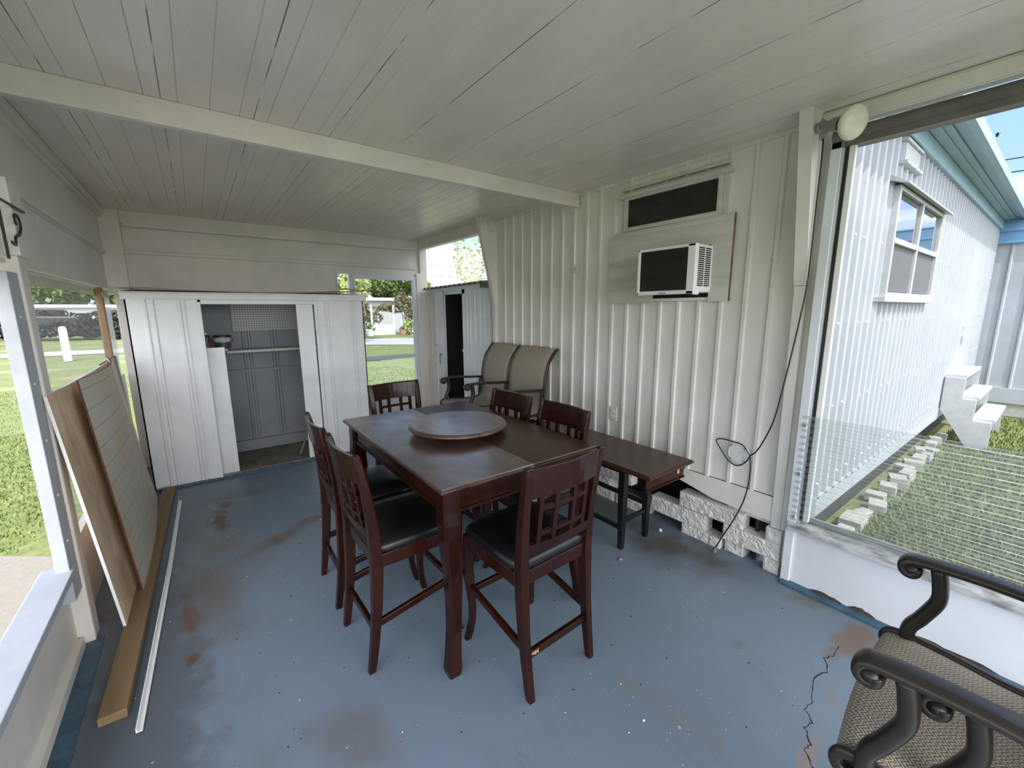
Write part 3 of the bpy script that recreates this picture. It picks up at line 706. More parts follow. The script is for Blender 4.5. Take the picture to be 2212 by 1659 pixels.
for (y, z) in ((1.70, 1.80), (1.53, 1.86), (1.49, 1.77)):
    pass

# ---- round cap on the wall with a hairline cord
cap = empty('round_wall_cap', (XR-.016, 2.655, 1.94), 0, 'small round white cap on the ribbed wall beside the beam end', 'wall cap')
mb = MB(); mb.lathe([(0.0001, .0), (.036, 0), (.036, .006), (.030, .008), (.0001, .008)], n=28, M=Matrix.Rotation(-math.pi/2, 3, 'Y')); mb.build('disc', CREAM, cap)
mb = MB(); mb.tube([(-.009, 0, .008), (-.014, 0, 0), (-.010, 0, -.01)], .003, 6, up=(0, 1, 0)); mb.build('hook', GREYMETAL, cap)

# ---- outlet
ot = empty('wall_outlet', (XR-.004, 2.19, .745), 0, 'white double wall outlet plate above the brown bench top', 'outlet')
mb = MB(); mb.box(-.012, 0.0, -.038, .038, -.058, .058); mb.build('plate', WHITE, ot, bevel=.003)
mb = MB()
for z in (-.025, .025):
    mb = MB(); mb.box(-.015, -.011, -.018, .018, z-.014, z+.014)
    rc = mb.build('receptacle', NEARWHITE, ot, bevel=.003)
    for y in (-.007, .007):
        mb = MB(); mb.box(-.0158, -.0149, y-.0012, y+.0012, z-.003, z+.008); mb.build('slot', DARK, rc)

# ---- round louvred vent
vn = empty('louvred_vent', (XR-.018, 1.165, .69), 0, 'round white louvred vent cover low on the ribbed wall, cord looped around it', 'vent cover')
mb = MB(); mb.lathe([(.0001, 0), (.066, 0), (.066, .012), (.060, .018), (.056, .018), (.056, .010), (.0001, .010)], n=36, M=Matrix.Rotation(-math.pi/2, 3, 'Y')); mb.build('vent_ring', NEARWHITE, vn, smooth=False)
mb = MB()
for k in range(-6, 7):
    y = k*.0085; h = math.sqrt(max(0, .054**2-y*y)); mb.box(-.019, -.009, y-.0022, y+.0022, -h, h)
mb.build('louvre', NEARWHITE, vn)
mb = MB()
for a in (45, 135, 225, 315):
    mb = MB(); mb.tube([(-.018, .06*math.cos(math.radians(a)), .06*math.sin(math.radians(a))), (-.021, .06*math.cos(math.radians(a)), .06*math.sin(math.radians(a)))], .0035, 6, up=(.1, .2, .9)); mb.build('screw', DARK, vn)

# ---- black cord from the lamp down the post, round the vent and to the floor
mb = MB()
X = XR-.05
cp = [(2.585, .875, 2.47), (2.60, .870, 2.38), (2.61, .872, 2.1), (2.615, .873, 1.75), (2.62, .893, 1.52), (2.625, .925, 1.25), (2.63, .963, .98), (2.638, 1.005, .84), (X-.004, 1.05, .74), (X-.002, 1.085, .70),
      (X+.004, 1.10, .665), (X, 1.13, .63), (X, 1.17, .615), (X, 1.22, .64), (X, 1.27, .70), (X, 1.30, .745), (X, 1.27, .765), (X, 1.20, .765), (X, 1.135, .757), (X, 1.10, .72), (X+.005, 1.085, .68),
      (X, 1.075, .60), (X, 1.08, .50), (X-.005, 1.10, .38), (X-.02, 1.14, .25), (X-.04, 1.19, .12), (X-.06, 1.22, .03)]
mb.tube(curve_pts(cp, 6), .0042, 6, up=(1, 0, 0))
crd = empty('power_cable', (0, 0, 0), 0, 'thin black cord hanging from the lamp past the vent to the floor', 'cord')
mb.build('wire', BLACKMETAL, crd, smooth=True)
mb = MB(); mb.lathe([(.0001, -.028), (.012, -.026), (.016, -.01), (.010, .004), (.006, .012), (.0001, .012)], c=(X-.06, 1.22, .028), n=10); mb.build('bare_end', RUST, crd)

# ---- lamp on the near post
lp = empty('post_lamp', (2.62, .87, 2.47), 0, 'grey swivel lamp holder with a round frosted bulb atop the post', 'lamp')
mb = MB(); mb.lathe([(.0001, 0), (.05, 0), (.052, .012), (.03, .022), (.0001, .022)], c=(-.02, .03, -.0), n=24, M=Matrix.Rotation(-math.pi/2, 3, 'Y')); mb.build('mount_plate', GREYMETAL, lp)
ax = Vector((-.42, -.86, -.28)).normalized()
Mr = ax.to_track_quat('Z', 'Y').to_matrix()
def at_axis(prof, c, n=24):
    m = MB(); m.lathe(prof, c=c, n=n, M=Mr); return m
mb = MB(); mb.tube([(-.03, .03, 0), (-.08, .01, -.005), (-.12, -.03, -.015), (-.135, -.055, -.025)], .013, 10); mb.lathe([(.0001, -.01), (.020, -.008), (.026, .004), (.020, .014), (.0001, .016)], c=(-.09, .0, -.008), n=14, M=Mr); mb.build('swivel_arm', GREYMETAL, lp, smooth=True)
c0 = Vector((-.135, -.055, -.025))
at_axis([(.0001, 0), (.024, 0), (.027, .02), (.03, .03), (.033, .06), (.031, .064), (.027, .062), (.024, .03), (.0001, .028)], c0).build('socket', GREYMETAL, lp)
at_axis([(.016, .03), (.016, .066), (.022, .078), (.050, .098), (.068, .114), (.072, .124), (.067, .133), (.05, .142), (.025, .147), (.0001, .148)], c0, 36).build('bulb', BULB, lp, smooth=True)
mb = MB(); e = c0+ax*.115; mb.tube([(e.x, e.y+.02, e.z-.05), (e.x, e.y+.02, e.z-.062)], .004, 6, up=(1, 0, 0)); mb.tube([(e.x, e.y+.02, e.z-.06), (e.x+.0, e.y+.02, e.z-.9)], .0012, 5, up=(1, 0, 0)); mb.build('pull_chain', GREYMETAL, lp)

# ---- blocks under the siding
bl = []
def block(y0, y1, z0, z1, label, x=2.655, depth=.10, rx=0, rz=0):
    o = empty('concrete_block', ((x+depth/2), (y0+y1)/2, z0), 0)
    m = MB(); hy = (y1-y0)/2; hz = z1-z0; ny = max(3, int((y1-y0)/.01)); nz = max(3, int(hz/.01)); seed = random.uniform(0, 50)
    # rough split face towards the porch, plain elsewhere
    vs = []; fs = []
    for i in range(ny+1):
        for j in range(nz+1):
            yy = -hy+2*hy*i/ny; zz = hz*j/nz
            edge = min(i, ny-i, j, nz-j)
            d = (.0 if edge == 0 else .006*noise.noise(Vector((yy*30+seed, zz*30, seed)))+.004+.007*noise.noise(Vector((yy*90, zz*90+seed, 3))))
            vs.append((-depth/2-d, yy, zz))
    for i in range(ny):
        for j in range(nz):
            a = i*(nz+1)+j; fs.append((a, a+nz+1, a+nz+2, a+1))
    m.add(vs, fs)
    k = [(-depth/2, -hy, 0), (-depth/2, hy, 0), (-depth/2, hy, hz), (-depth/2, -hy, hz), (depth/2, -hy, 0), (depth/2, hy, 0), (depth/2, hy, hz), (depth/2, -hy, hz)]
    m.add(k, [(4, 5, 6, 7), (0, 1, 5, 4), (2, 3, 7, 6), (1, 2, 6, 5), (3, 0, 4, 7)])
    b = m.build('block_body', BLOCK, o)
    bpy.data.objects.remove(o); b.name = 'concrete_block'; b.location = (x+depth/2, (y0+y1)/2, z0); b.rotation_euler = (rx, 0, rz)
    tag(b, label, 'block', 'painted split-face blocks stacked under the house wall'); return b
block(1.30, 1.50, 0.0, .075, 'moss-stained white block on the floor beneath the long low block')
block(1.22, 1.295, 0.0, .07, 'short moss-stained block on the floor left of the cord')
block(1.08, 1.20, 0.0, .075, 'small white block on the floor behind the hanging cord', x=2.68)
block(.865, .95, 0.0, .085, 'small white block on the floor against the corner post')
block(1.33, 1.76, .077, .192, 'long white block resting low beside the black bench leg')
block(.868, 1.21, .087, .195, 'long white block low at the right, crossed by the cord')
block(1.09, 1.53, .197, .305, 'long white block in the middle course, right of the tilted block')
block(.868, .955, .197, .285, 'small white upright block beside the corner post, second course')
block(.865, 1.215, .287, .372, 'top white block tucked under the skirt board at the right', x=2.70, depth=.09)
block(1.33, 1.62, .355, .435, 'tilted white block wedged under the pointed skirt board', rx=.30, x=2.712)
block(1.95, 2.32, .197, .30, 'white block seen behind the bench legs, upper of that pair')
block(1.80, 2.10, .0, .078, 'low white block on the floor behind the bench stretcher')
block(2.12, 2.42, .0, .078, 'low white block on the floor farther behind the bench')
block(2.16, 2.50, .082, .193, 'white block behind the bench, under the upper pair', x=2.66)
block(2.40, 2.75, .197, .30, 'white block farthest along the wall behind the dining chairs', x=2.665)

# ================================================================== DINING SET
table = empty('dining_table', (1.155, 2.085, 0), 0, 'dark cherry counter-height dining table with scuffed top and curved legs', 'table')
TX0, TX1, TY0, TY1, TZ = .695-1.155, 1.613-1.155, 1.395-2.085, 2.775-2.085, .90
sx = 1.175-1.155
def ogee(x0, x1, y0, y1, zt, mb, left=True, right=True, fy=True, by=True):
    # stacked steps: moulded edge profile (inset, z)
    prof = [(.020, zt-.036), (.012, zt-.030), (.004, zt-.022), (.0, zt-.016), (.0, zt-.010), (.006, zt-.006), (.010, zt)]
    rings = []
    for ins, z in prof:
        rings.append([Vector((x0+(ins if left else 0), y0+ins, z)), Vector((x1-(ins if right else 0), y0+ins, z)), Vector((x1-(ins if right else 0), y1-ins, z)), Vector((x0+(ins if left else 0), y1-ins, z))])
    mb.loft(rings)
mb = MB(); ogee(TX0, sx-.0008, TY0, TY1, TZ, mb, right=False); mb.build('tabletop', TOPWOOD, table)
mb = MB(); ogee(sx+.0008, TX1, TY0, TY1, TZ, mb, left=False); o = mb.build('extension_leaf', LEAFWOOD, table); o['label'] = 'smoother brown leaf of the table top'
mb = MB(); i = .045
for (a, b, c, d) in ((TX0+i, TX1-i, TY0+i, TY0+i+.02), (TX0+i, TX1-i, TY1-i-.02, TY1-i), (TX0+i, TX0+i+.02, TY0+i, TY1-i), (TX1-i-.02, TX1-i, TY0+i, TY1-i)):
    mb.box(a, b, c, d, .765, .866)
j = .038
mb.box(TX0+j, TX1-j, TY0+j, TY0+j+.02, .765, .777); mb.box(TX0+j, TX1-j, TY1-j-.02, TY1-j, .765, .777); mb.box(TX0+j, TX0+j+.02, TY0+j, TY1-j, .765, .777); mb.box(TX1-j-.02, TX1-j, TY0+j, TY1-j, .765, .777)
mb.build('apron', WOOD, table)
def table_leg(sxn, syn):
    m = MB(); rings = []
    cx = (TX0+.07) if sxn < 0 else (TX1-.07); cy = (TY0+.07) if syn < 0 else (TY1-.07)
    for z, off, w in ((.866, 0, .088), (.77, 0, .088), (.72, .003, .088), (.66, .004, .084), (.56, -.004, .076), (.44, -.014, .068), (.32, -.014, .062), (.2, -.006, .058), (.1, .008, .062), (.03, .016, .068), (.0, .016, .058)):
        x = cx+off*sxn; y = cy+off*syn; h = w/2; c = h*.72
        rings.append([Vector((x-h, y-c, z)), Vector((x-c, y-h, z)), Vector((x+c, y-h, z)), Vector((x+h, y-c, z)), Vector((x+h, y+c, z)), Vector((x+c, y+h, z)), Vector((x-c, y+h, z)), Vector((x-h, y+c, z))])
    m.loft(rings); return m
for a in (-1, 1):
    for b in (-1, 1): table_leg(a, b).build('leg', WOOD, table, smooth=False)

sus = empty('lazy_susan', (1.165, 2.085, .90), 0, 'round dark cherry turntable resting in the middle of the dining table', 'turntable')
mb = MB(); mb.lathe([(.0001, .026), (.265, .026), (.278, .030), (.284, .037), (.284, .044), (.278, .051), (.270, .053), (.0001, .053)], n=72); mb.build('disc', [TOPWOOD], sus)
mb = MB(); mb.lathe([(.0001, .0), (.115, .0), (.12, .004), (.12, .010), (.10, .014), (.10, .026), (.0001, .026)], n=40); mb.build('turning_base', WOOD, sus)

def make_chair():
    c = empty('dining_chair', (0, 0, 0))
    W2, D = .205, .20
    for s in (-1, 1):
        # rear leg and stile in one
        zs = [0, .05, .15, .30, .45, .56, .66, .78, .90, .99, 1.025]
        ys = [-.245, -.236, -.222, -.205, -.196, -.193, -.198, -.210, -.228, -.246, -.252]
        ws = [.030, .034, .036, .038, .040, .042, .040, .038, .036, .034, .028]; ds = [.030, .034, .038, .044, .050, .052, .048, .042, .036, .032, .024]
        sp = [.012, .010, .006, .002, 0, 0, .002, .006, .010, .014, .016]
        m = MB(); rings = []
        for z, y, w, d, q in zip(zs, ys, ws, ds, sp):
            x = s*(W2-.018+q*(-.4 if z < .5 else 1)); 
            rings.append([Vector((x-w/2, y-d/2, z)), Vector((x+w/2, y-d/2, z)), Vector((x+w/2, y+d/2, z)), Vector((x-w/2, y+d/2, z))])
        m.loft(rings); m.build('leg', WOOD, c, bevel=.005)
        # front leg: cabriole
        m = MB(); rings = []
        for z, off, w in ((.565, 0, .046), (.50, .002, .048), (.44, .010, .050), (.38, .010, .046), (.30, 0, .038), (.20, -.008, .032), (.12, -.006, .030), (.05, .006, .032), (.0, .018, .030)):
            x = s*(W2-.012+off*.6); y = D-.015+off; h = w/2
            rings.append([Vector((x-h, y-h, z)), Vector((x+h, y-h, z)), Vector((x+h, y+h, z)), Vector((x-h, y+h, z))])
        m.loft(rings); m.build('leg', WOOD, c, bevel=.006)
    m = MB()
    for s in (-1, 1): m.box(s*W2-.016, s*W2+.010 if s > 0 else s*W2+.016, -.18, .18, .505, .568) if s > 0 else m.box(-W2-.010, -W2+.016, -.18, .18, .505, .568)
    m.box(-W2, W2, .165, .19, .505, .568); m.box(-W2+.01, W2-.01, -.205, -.18, .505, .568)
    m.build('seat_frame', WOOD, c, bevel=.004)
    # cushion: rounded pad
    m = MB(); rings = []
    def ring(sc, z, drop=0):
        out = []
        for k in range(40):
            a = 2*math.pi*k/40; ca, sa = math.cos(a), math.sin(a); e = .28
            x = (abs(ca)**e)*(1 if ca > 0 else -1)*(.222)*sc; y = (abs(sa)**e)*(1 if sa > 0 else -1)*.212*sc
            out.append(Vector((x, y+.006, z)))
        return out
    for sc, z in ((.93, .566), (.99, .572), (1.0, .584), (.985, .600), (.93, .614), (.80, .624), (.55, .629), (.25, .631), (.02, .631)): rings.append(ring(sc, z))
    m.loft(rings); m.build('seat', LEATHER, c, smooth=True)
    # top rail, bowed back
    m = MB(); pts = []; n = 10; rings = []
    for k in range(n+1):
        u = -1+2*k/n; x = u*(W2-.004); bow = -.030*(1-u*u); rise = .012*(1-u*u)*0
        y0 = -.232+bow
        rings.append([Vector((x, y0-.010+.018*0, .895)), Vector((x, y0+.010, .895)), Vector((x, y0-.014+.008, 1.016+rise)), Vector((x, y0-.014-.014, 1.022+rise))])
    m.loft(rings); m.build('top_rail', WOOD, c, bevel=.003)
    def bow_y(x, z):
        u = x/W2; t = (z-.56)/.46; return -.196-.036*t-.030*(1-u*u)*min(1, max(0, (t+.4)))
    m = MB()
    def hrail(z0, z1, xa, xb, th=.018):
        rings = []
        for k in range(9):
            x = xa+(xb-xa)*k/8
            rings.append([Vector((x, bow_y(x, z0)-th/2, z0)), Vector((x, bow_y(x, z0)+th/2, z0)), Vector((x, bow_y(x, z1)+th/2, z1)), Vector((x, bow_y(x, z1)-th/2, z1))])
        m.loft(rings)
    hrail(.640, .685, -W2+.016, W2-.016, .022)
    m.build('lower_rail', WOOD, c, bevel=.003)
    for x in (-.128, -.052, .052, .128):
        m = MB(); rings = []
        for k in range(5):
            z = .68+(.90-.68)*k/4; y = bow_y(x, z)
            rings.append([Vector((x-.011, y-.008, z)), Vector((x+.011, y-.008, z)), Vector((x+.011, y+.008, z)), Vector((x-.011, y+.008, z))])
        m.loft(rings); m.build('slat', WOOD, c)
    for z in (.725, .838):
        m = MB(); hrail(z-.010, z+.010, -.139, .139, .014); m.build('lattice_bar', WOOD, c)
    for s in (-1, 1):
        m = MB(); m.bar((s*(W2-.012), -.205, .235), (s*(W2-.010), D-.02, .30), .020, .032); m.build('stretcher', WOOD, c, bevel=.003)
    m = MB(); m.bar((-W2+.02, -.212, .19), (W2-.02, -.212, .19), .020, .036); m.build('stretcher', WOOD, c, bevel=.003)
    m = MB(); m.bar((-W2+.02, D-.018, .275), (W2-.02, D-.018, .275), .020, .030); m.build('stretcher', WOOD, c, bevel=.003)
    return c
ch0 = make_chair()
spots = [  # x, y, rot, label
    (1.112, 1.383, 0.03, 'dark cherry high chair at the near short end of the table, back to viewer'),
    (.70, 1.86, -math.pi/2+.02, 'dark cherry high chair on the left side, nearer the table corner'),
    (.70, 2.37, -math.pi/2-.02, 'dark cherry high chair on the left side, farther toward the shed'),
    (1.245, 2.98, math.pi+.08, 'dark cherry high chair at the far table end before the back window'),
    (1.48, 2.31, math.pi/2+.02, 'dark cherry high chair on the right side, nearer the tan patio glider'),
    (1.492, 1.802, math.pi/2-.02, 'dark cherry high chair on the right side, beside the brown bench'),
]
for k, (x, y, r, lab) in enumerate(spots):
    o = ch0 if k == 0 else copy_tree(ch0)
    o.location = (x, y, 0); o.rotation_euler = (0, 0, r)
    tag(o, lab, 'chair', 'dining chairs around the table')
# bare wood scuff on the near chair's rear stretcher
mb = MB()
for k in range(7): mb.box(-.160+k*.006, -.157+k*.006+random.uniform(0, .002), -.2235, -.2222, .185+random.uniform(-.006, .006), .195+random.uniform(0, .008))
mb.build('scuff', WORN, ch0)

# ---- brown bench top on black frame
bn = empty('side_bench', (2.25, 1.9, 0), 0, 'brown-topped side bench on black wooden legs along the ribbed wall', 'bench')
mb = MB(); bx0, bx1, by0, by1 = 1.965-2.25, 2.43-2.25, 1.32-1.9, 2.62-1.9
ogee(bx0, bx1, by0, by1, .655, mb); mb.build('bench_top', LEAFWOOD, bn)
mb = MB(); mb.box(bx0+.035, bx1-.035, by0+.045, by0+.065, .53, .62); mb.box(bx0+.03, bx1-.03, by0+.038, by0+.065, .535, .547); mb.box(bx0+.05, bx0+.068, by0+.05, by0+.12, .56, .62)
mb.build('end_apron', WOOD, bn, bevel=.003)
mb = MB(); mb.box(bx1-.11, bx1-.09, by0+.0435, by0+.045, .575, .605); mb.build('orange_sticker', ORANGE, bn)
mb = MB(); lx = (2.135-2.25, 2.40-2.25); ly = (1.63-1.9, 2.40-1.9)
mb.box(lx[0]-.02, lx[1]+.02, ly[0]-.02, ly[0], .54, .618); mb.box(lx[0]-.02, lx[1]+.02, ly[1], ly[1]+.02, .54, .618); mb.box(lx[0]-.02, lx[0], ly[0], ly[1], .54, .618); mb.box(lx[1], lx[1]+.02, ly[0], ly[1], .54, .618)
mb.build('bench_frame', BLACKWOOD, bn)
for x in lx:
    for y in ly:
        m = MB(); m.loft([[Vector((x+a*w, y+b*w, z)) for a, b in ((-1, -1), (1, -1), (1, 1), (-1, 1))] for z, w in ((0, .016), (.3, .023), (.60, .024))]); m.build('leg', BLACKWOOD, bn, bevel=.003)
for (p, q) in (((lx[0], ly[0], .20), (lx[1], ly[0], .20)), ((lx[0], ly[1], .2), (lx[1], ly[1], .2)), ((lx[0], ly[0], .15), (lx[0], ly[1], .15)), ((lx[1], ly[0], .25), (lx[1], ly[1], .25))):
    m = MB(); m.bar(p, q, .018, .03); m.build('stretcher', BLACKWOOD, bn)

# ================================================================== PATIO SEATING
def scroll_arm(m, x, yf, yb, z, w=.048, t=.020):
    """arm along local y: scroll at front yf curling under, back at yb"""
    pts = []
    r = .030
    for k in range(22):   # spiral
        a = math.radians(-250+k*340/21*1.0); rr = r*(.25+.75*k/21)
        pts.append((x, yf-.012+rr*math.cos(a+math.pi/2+math.radians(0))*1.0, z-.036+rr*math.sin(a+math.pi/2)))
    return pts
def arm_path(x, yf, yb, z, sgn=1):
    P = []
    n = 18
    for k in range(n+1):
        th = math.radians(-200)+math.radians(290)*k/n   # from inner curl to top
        rr = .009+.017*k/n
        P.append(Vector((x, yf+sgn*rr*math.cos(th), z-.026+rr*math.sin(th))))
    P2 = curve_pts([P[-1], (x, yf-sgn*.06, z+.004), (x, yf-sgn*.16, z+.004), (x, yf-sgn*.30, z-.008), (x, yb, z-.02)], 6)
    return P+P2[1:]
RND = [(-.5, -.15), (-.42, -.4), (-.2, -.5), (.2, -.5), (.42, -.4), (.5, -.15), (.5, .1), (.4, .36), (.2, .5), (-.2, .5), (-.4, .36), (-.5, .1)]
def sling_sheet(m, x0, x1, path, thick=.004, sag=.012):
    """cloth following path (y,z) between x0,x1, with uv in metres"""
    n = len(path); nx = 8; vs = []; uv = []; L = [0]
    for i in range(1, n): L.append(L[-1]+math.dist(path[i], path[i-1]))
    for side in (0, 1):
        for i, (y, z) in enumerate(path):
            for j in range(nx+1):
                u = j/nx; d = sag*math.sin(math.pi*u)
                t = Vector((path[min(i+1, n-1)][0]-path[max(i-1, 0)][0], path[min(i+1, n-1)][1]-path[max(i-1, 0)][1])).normalized()
                ny, nz_ = -t.y, t.x
                k = -d-(thick if side else 0)
                s = 1 if nz_ > 0 or (abs(nz_) < .2 and ny > 0) else 1
                vs.append((x0+(x1-x0)*u, y+ny*k*s, z+nz_*k*s)); uv.append((x0+(x1-x0)*u, L[i]))
    fs = []; off = n*(nx+1)
    for side in (0, 1):
        for i in range(n-1):
            for j in range(nx):
                a = side*off+i*(nx+1)+j; q = (a, a+1, a+nx+2, a+nx+1); fs.append(q if side else q[::-1])
    for i in range(n-1):
        for j in (0, nx):
            a = i*(nx+1)+j; fs.append((a, a+nx+1, a+nx+1+off, a+off))
    for i in (0, n-1):
        for j in range(nx):
            a = i*(nx+1)+j; fs.append((a, a+1, a+1+off, a+off))
    m.add(vs, fs); m.uv = (m.uv or [])+uv
def patio_seat(name, widths, seat_z, arm_z, back_z, depth=.46, lean=.20, mid_arm=True, foot=0.0, arms=None):
    """faces local +y; origin on floor, x centred"""
    c = empty(name, (0, 0, 0)); tot = sum(widths); xs = [-tot/2]
    for w in widths: xs.append(xs[-1]+w)
    yb = -depth/2
    # sling path: rolled front lip, seat, crease, back
    key = [(depth/2-.005, seat_z-.045), (depth/2+.025, seat_z-.03), (depth/2+.028, seat_z-.005), (depth/2+.0, seat_z+.012), (depth/4, seat_z+.004), (0, seat_z-.010), (yb+.06, seat_z-.005), (yb+.01, seat_z+.035), (yb-.015, seat_z+.12), (yb-.03, seat_z+.30), (yb-.07, seat_z+.44), (yb-lean+.05, back_z-.02), (yb-lean+.02, back_z)]
    P = [(p.y, p.z) for p in curve_pts([(0, a, b) for a, b in key], 5)]
    for i, w in enumerate(widths):
        m = MB(); sling_sheet(m, xs[i]+.014, xs[i+1]-.014, P); m.build('sling', SLING, c, smooth=True)
    for i, x in enumerate(xs):
        m = MB(); m.sweep([(x, a, b) for a, b in P], .026, .022, up=(1, 0, 0), prof=RND); m.build('side_rail', BRONZE, c, smooth=True)
        if (arms is None and (i in (0, len(xs)-1) or mid_arm)) or (arms is not None and i in arms):
            m = MB(); yf = depth/2-.005
            m.sweep(arm_path(x, yf, yb-.01, arm_z), .024, .060, up=(1, 0, 0), prof=RND)
            m.tube([(x-.029, yf, arm_z-.027), (x+.029, yf, arm_z-.027)], .015, 12)
            m.build('armrest', BRONZE, c, smooth=True)
            m = MB(); m.sweep(curve_pts([(x, yf-.050, arm_z-.006), (x, yf-.058, arm_z-.05), (x, yf-.060, arm_z-.10), (x, yf-.035, arm_z-.165), (x, yf-.012, arm_z-.22), (x, yf-.02, seat_z-.06), (x, yf-.05, seat_z-.16), (x, yf-.05, seat_z*.45), (x, yf-.0, foot)], 6), .034, .046, up=(1, 0, 0), prof=RND)
            m.build('leg', BRONZE, c, smooth=True)
            m = MB(); m.sweep(curve_pts([(x, yb-.01, arm_z-.022), (x, yb+.012, arm_z-.05), (x, yb+.02, seat_z), (x, yb-.02, seat_z*.5), (x, yb-.08, foot)], 6), .022, .030, up=(1, 0, 0), prof=RND)
            m.build('leg', BRONZE, c, smooth=True)
    m = MB()
    m.tube([(xs[0], depth/2-.02, seat_z-.035), (xs[-1], depth/2-.02, seat_z-.035)], .012, 8); m.tube([(xs[0], yb+.02, seat_z-.03), (xs[-1], yb+.02, seat_z-.03)], .012, 8)
    m.tube([(xs[0], yb, seat_z*.45), (xs[-1], yb, seat_z*.45)], .010, 8)
    m.build('crossbar', BRONZE, c, smooth=True)
    return c
gl_ = patio_seat('patio_glider', [.555, .475], .67, .90, 1.235, depth=.46, lean=.20)
gl_.location = (2.20, 3.30, 0); gl_.rotation_euler = (0, 0, math.pi/2)
tag(gl_, 'two-seat tan sling patio glider with bronze arms against the ribbed wall', 'patio seat')
# a dark patch on the torn far seat
pc1 = patio_seat('patio_chair', [.535], .640, .895, 1.25, depth=.46, lean=.18, foot=.05)
pc1.location = (1.307, -.062, 0); pc1.rotation_euler = (0, 0, .055)
tag(pc1, 'tan woven sling patio chair with bronze scroll arms in the near right corner', 'patio chair')
pc2 = patio_seat('patio_chair', [.50], .575, .862, 1.20, depth=.40, lean=.18, arms=(0,))
pc2.location = (1.345, -.125, 0); pc2.rotation_euler = (0, 0, .055)
tag(pc2, 'lower patio chair nested under the tan one, its scroll arm showing beneath', 'patio chair')

# ================================================================== LEFT: leaning sheets and lumber
def sheet(name, prof_fn, y0, y1, z0, z1, th, m, ny=16, nz=12):
    vs = []; uv = []; fs = []
    for side in (0, 1):
        for i in range(ny+1):
            for j in range(nz+1):
                y = y0+(y1-y0)*i/ny; v = j/nz
                x = prof_fn(i/ny, v); vs.append((x-(th if side else 0), y+0.0, z0+(z1-z0)*v)); uv.append((y, z0+(z1-z0)*v))
    off = (ny+1)*(nz+1)
    q = MB(); front = []; back = []; rim = []
    for i in range(ny):
        for j in range(nz):
            a = i*(nz+1)+j; front.append((a, a+nz+1, a+nz+2, a+1)); b = a+off; back.append((b, b+1, b+nz+2, b+nz+1))
    for i in range(ny):
        for j in (0, nz):
            a = i*(nz+1)+j; rim.append((a, a+nz+1, a+nz+1+off, a+off))
    for j in range(nz):
        for i in (0, ny):
            a = i*(nz+1)+j; rim.append((a, a+1, a+1+off, a+off))
    q.cur = 0; q.add(vs, front); q.v = q.v; q.f += back; q.mi += [0]*len(back); q.f += rim; q.mi += [1]*len(rim)
    q.uv = uv
    return q
q = sheet('ply', lambda u, v: -.445-.115*v+.012*math.sin(math.pi*u), 2.66, 4.58, 0.0, 1.235, .012, None)
tag(q.build('plywood_sheet', [PLY, NEARWHITE]), 'tan plywood sheet leaning on the left wall, behind the grooved panel', 'plywood sheet', 'sheets leaning on the left wall')
def bulge(u, v): return -.405-.10*v+.055*math.sin(math.pi*min(1, u*1.02))*(.4+.6*v)-.06*u*u*v-.02*u
q = sheet('pan', bulge, 2.96, 4.47, .04, 1.26, .009, None)
tag(q.build('grooved_panel', [PANELG, EDGE], smooth=False), 'grooved grey and yellowed wall panel bowing in front of the plywood sheet', 'wall panel', 'sheets leaning on the left wall')
q = sheet('pan2', lambda u, v: -.50-.06*v, 4.0, 4.735, .0, 1.24, .009, None)
GREYP = mat('dull_grey_panel', (0.22, 0.22, 0.23), 0.7, var=.3, extra=plank_extra)
tag(q.build('grey_panel', [GREYP, EDGE]), 'dull grey grooved panel wedged between the leaning sheets and the shed', 'wall panel', 'sheets leaning on the left wall')
mb = MB(); mb.bar((-.435, 2.06, .0195), (-.355, 4.68, .0195), .088, .038)
tag(mb.build('lumber_board', TAN, bevel=.003), 'long tan wooden board lying on the floor by the leaning sheets', 'board')
mb = MB(); mb.sweep([(-.347, 1.94, .008), (-.30, 3.2, .008), (-.272, 4.36, .008)], .020, .005); mb.sweep([(-.355, 1.94, .016), (-.308, 3.2, .016), (-.280, 4.36, .016)], .005, .018)
tag(mb.build('trim_strip', NEARWHITE), 'thin white corner trim strip lying on the floor', 'trim strip')
# iron scroll bracket
mb = MB()
P = []
for k in range(22):
    a = math.radians(250-k*15); q_ = .012+.030*k/21; P.append((-.542, 2.655+q_*math.cos(a)*1.2, 1.965+q_*math.sin(a)))
mb.sweep(P+curve_pts([P[-1], (-.542, 2.66, 1.915), (-.542, 2.60, 1.895), (-.542, 2.585, 1.865), (-.542, 2.54, 1.87)], 6)[1:], .010, .006, up=(1, 0, 0))
mb.box(-.546, -.538, 2.46, 2.78, 2.018, 2.025); mb.box(-.546, -.538, 2.46, 2.467, 1.80, 2.02)
tag(mb.build('scroll_bracket', BLACKMETAL), 'black iron scroll bracket on the left wall post', 'bracket')

